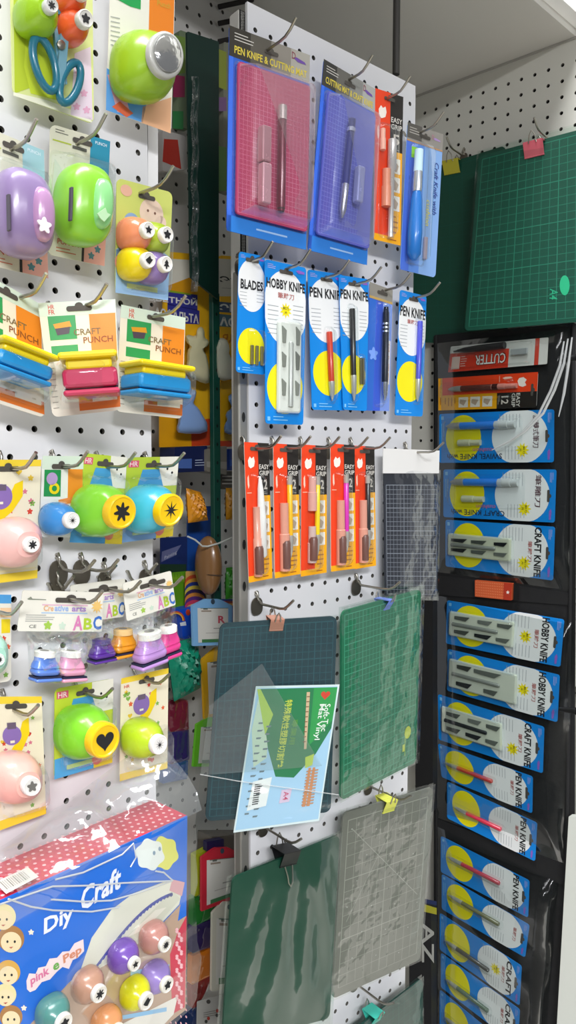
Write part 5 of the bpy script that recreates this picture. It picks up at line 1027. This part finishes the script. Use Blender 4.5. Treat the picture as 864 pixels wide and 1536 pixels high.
c = Card('brown_pouch', 'glossy brown rounded pouch hanging by a pale string in the recess', 'pouch', 'B', .07, Q(a3, (375, 790), (520, 790), (520, 1210), (375, 1210)), M('#7a5534', .3), body=False, part='pouch_body')
b = MB(); o = c.P(*a3(445, 1000), .03); zc = (o-CAM).dot(FW)/F/4.8; b.ell(o, c.X, c.Y, c.n, 78*zc, 215*zc, .022, M('#86603a', .3, noise=.15, coat=.4), 1, 24, 18); b.build('pouch_body', c.o)
b = MB(); b.ell(o-c.Y*60*zc+c.n*.006, c.X, c.Y, c.n, 70*zc, 12*zc, .018, M('#4a3522', .4), 1, 20, 8); b.build('pouch_seam', c.o, 'dark seam')
b = MB(); b.tube([c.P(*a3(x, y), .045) for x, y in ((295, 790), (350, 815), (400, 860), (440, 862), (520, 840), (650, 785))], .0012, M('#cfd2cc', .5), 6); b.build('string', c.o, 'pale string'); c.done() if False else None
pouch('grass_bag', 'bag of bright green shredded paper right of the green rail', 'craft bag', Q(a3, (530, 1010), (655, 1000), (655, 1225), (525, 1235)), .06, '#3f9a2a')
c = flat('rainbow_card', 'blue card with one rainbow band above the dark teal mat', 'card', .05, Q(a3, (525, 1240), (655, 1240), (655, 1420), (525, 1420)), '#14349c', 'printed_card', .002)
for k, col in enumerate(('#c2401f', '#dd9a2a', '#1a1f5a')): c.rect(0, .08+k*.09, 1, .17+k*.09, M(col, .4), 1)
c.done()
c = flat('rainbow_box', 'blue box with a small rainbow behind the magenta punch', 'box', .045, Q(a4, (180, 60), (335, 30), (340, 260), (205, 285)), '#0f49c0', 'box_front', .02)
for k, col in enumerate(('#c9502a', '#e8b03a', '#2a2f7a')): 
    ot = [a4(225+70*math.cos(t_)*(1-.14*k), 160-75*math.sin(t_)*(1-.14*k)) for t_ in [i*math.pi*.75/8 for i in range(9)]]; it = [a4(225+70*math.cos(t_)*(.86-.14*k), 160-75*math.sin(t_)*(.86-.14*k)) for t_ in [i*math.pi*.75/8 for i in range(8, -1, -1)]]; c.px(ot+it, M(col, .4), 1)
c.px(Q(a4, (255, 175), (300, 165), (305, 195), (260, 200)), M('#dfe4ec', .4), 2); c.px([a4(318+18*math.cos(t_), 95+25*math.sin(t_)) for t_ in [k*.63 for k in range(10)]], M('#c2401f', .4), 2); c.done()
# badge holders
def badge(label, q, col, d, cut=.14, txt=True, notch='both'):
    c = Card('badge_holder', label, 'badge holder', 'B', d, q, M(col, .35), t=.004, r=.003, body=False, part='plastic_frame', group='badge holders in the recess')
    sh = [(0, cut), (.28, .02), (.34, 0), (.66, 0), (.72, .02), (1, cut), (1, 1), (0, 1)]
    c.slab(c.mb, sh, 0, .004, M(col, .35)); c.disc(.5, .055, .05, M('#3a4a5a', .5), 2)
    b = MB(); b.face([c.m(u, v, .0046) for u, v in ((.11, cut+.05), (.89, cut+.05), (.89, .93), (.11, .93))], M('#dcdad2', .4))
    for (u0, v0, u1, v1, k) in ((.2, .24, .45, .27, '#9a8a7a'), (.25, .20, .36, .225, '#6a6a62'), (.2, .86, .88, .93, '#3f7a4a'), (.5, .62, .85, .64, '#9a9a94'), (.3, .72, .85, .735, '#b5b2aa'), (.18, cut+.05, .89, cut+.06, '#2f5a4a')): b.face([c.m(u, v, .0048) for u, v in ((u0, v0), (u1, v0), (u1, v1), (u0, v1))], M(k, .5))
    if txt: put_text(b, 'R', c.m(.62, .36, .0049), c.m(.80, .36, .0049), c.m(.62, .52, .0049), M('#c2475a', .5), .03)
    b.build('insert_card', c.o, 'white insert card'); c.done(); return c
badge('light blue badge holder, topmost of the column in the recess', Q(a4, (335, -10), (640, -10), (640, 340), (345, 350)), '#7fb4e2', .10)
badge('yellow badge holder below the light blue one', Q(a4, (408, 380), (720, 330), (730, 890), (430, 910)), '#e8b21c', .07, txt=False)
badge('lime green badge holder below the yellow one', Q(a4, (375, 900), (640, 890), (640, 1270), (343, 1275)), '#6fc92c', .072, txt=False)
badge('red badge holder behind the top of the wrinkled dark green mat', Q(a5, (345, 395), (600, 385), (600, 700), (345, 800)), '#c9283a', .07, txt=False)
badge('cream badge holder at the lower end of the recess', Q(a5, (415, 730), (620, 750), (620, 1290), (408, 1315)), '#d5d2c2', .072, txt=False)
c = flat('price_card', 'white hanging price card at the bottom of the recess', 'card', .07, Q(a5, (325, 1390), (520, 1330), (520, 1640), (320, 1640)), '#b9b7b2', 'printed_card', .001); c.px([a5(400+14*math.cos(t_), 1392+14*math.sin(t_)) for t_ in [k*.63 for k in range(10)]], M('#4a4844', .5), 2); c.lines(.2, .3, .8, .45, 3, M('#7a7872', .5), 2)
for k, (x, y) in enumerate(((400, 1500), (455, 1480), (458, 1450), (385, 1520))): c.px([a5(x+10*math.cos(t_), y+12*math.sin(t_)) for t_ in [i*.63 for i in range(10)]], M(['#b0382a', '#3a3a36'][k % 2], .5), 3)
c.done()
# green crinkled pouch, foam sheets
pouch('paper_shred_bag', 'bag of teal green shredded paper below the blue rainbow box', 'craft bag', Q(a4, (100, 330), (345, 270), (370, 660), (165, 765)), .06, '#139070', .03, None, 1.0, 90)
FS = [('crimson', '#8a2440', (150, 760), (290, 760), (295, 985), (150, 1005)), ('violet', '#3f2c7a', (150, 1005), (295, 985), (300, 1215), (150, 1250)), ('steel blue', '#2f5fa8', (110, 1245), (290, 1215), (285, 1360), (90, 1400))]
for nm, col, *q in FS: c = flat('foam_sheet_pack', nm+' foam sheet pack behind the yellow green sun punch', 'foam sheets', .04, Q(a4, *q), col, 'foam_sheet', .008, group='foam sheets under the shred bag'); bagsheet(c, BAG, amp=.002, w=.003, seed=len(nm), back=False); c.done()
FS = [('lemon yellow', '#a6b01c', (285, 430), (380, 380), (420, 640), (285, 700)), ('grass green', '#1f7a2c', (270, 700), (420, 640), (420, 820), (270, 890)), ('dark violet', '#34245c', (265, 890), (420, 830), (415, 1010), (265, 1060)), ('orange', '#dd7a14', (265, 1080), (410, 1015), (410, 1190), (260, 1265)), ('dull red', '#8f2a26', (260, 1270), (410, 1190), (330, 1350), (265, 1440)), ('navy blue', '#24386a', (150, 1450), (330, 1390), (330, 1600), (150, 1640))]
for nm, col, *q in FS: c = flat('foam_sheet_pack', nm+' foam sheet pack in the stack beside the craft box', 'foam sheets', .05, Q(a5, *q), col, 'foam_sheet', .010, group='foam sheets beside the craft box'); bagsheet(c, BAG, amp=.002, w=.003, seed=len(nm), back=False); c.done()
c = flat('storage_box', 'dim brown cardboard box low in the recess', 'box', .02, Q(a5, (330, 280), (640, 280), (640, 900), (330, 900)), '#5a5044', 'box_front', .03); c.done()
c = flat('dark_pouch', 'small dark violet pouch above the red badge holder', 'pouch', .06, Q(a5, (365, 345), (475, 325), (475, 400), (365, 410)), '#231c4a', 'pouch_front', .008); c.done()
# ================================================================ CAMERA, LIGHT, VIEW
cd = bpy.data.cameras.new('camera'); cam = bpy.data.objects.new('camera', cd); COL.objects.link(cam)
cam.location = CAM; cam.rotation_euler = (math.pi/2-PITCH, 0, 0)
cd.sensor_fit = 'VERTICAL'; cd.sensor_height = 36; cd.sensor_width = 24; cd.lens = F/1536*36; cd.clip_start = .01
S.camera = cam
def lamp(name, loc, target, sx, sy, e, col=(1, 1, 1)):
    l = bpy.data.lights.new(name, 'AREA'); l.shape = 'RECTANGLE'; l.size = sx; l.size_y = sy; l.energy = e; l.color = col
    o = bpy.data.objects.new(name, l); COL.objects.link(o); o.location = loc
    o.rotation_euler = (V(target)-V(loc)).to_track_quat('-Z', 'Y').to_euler(); return o
def aisle(d, n, z): a = PL['L'][1]; p = dvec(a)*d+nvec(a)*n; return (p.x, p.y, z)
def unseen_lamp(d, n, ln, wd, e, col, z, tilt=0):
    o = lamp('unseen_aisle_light', aisle(d, n, z), aisle(d, n, 0), ln, wd, e, col); a = PL['L'][1]
    o.rotation_euler = (V(aisle(d, n-tilt, z-1))-V(aisle(d, n, z))).to_track_quat('-Z', 'Y').to_euler() if tilt else (0, 0, math.pi/2-a); return o
unseen_lamp(.15, -.17, 1.7, .5, 60, (.97, .98, 1), 3.52)
unseen_lamp(.1, 2.5, 1.8, .4, 48, (.96, .97, 1), 2.7)
unseen_lamp(-1.0, 1.4, 1.2, .5, 112, (.97, .98, 1), 2.5)  # added light, placed to shine through the gap into the recess
w = bpy.data.worlds.new('room_light'); S.world = w; w.use_nodes = True
w.node_tree.nodes['Background'].inputs[0].default_value = (.92, .95, 1, 1); w.node_tree.nodes['Background'].inputs[1].default_value = .22
S.view_settings.view_transform = 'Standard'; S.view_settings.look = 'None'; S.view_settings.gamma = 1; S.view_settings.exposure = 0.06
try: S.view_settings.use_curve_mapping = False
except Exception: pass
S.cycles.transparent_max_bounces = 24; S.cycles.max_bounces = 8
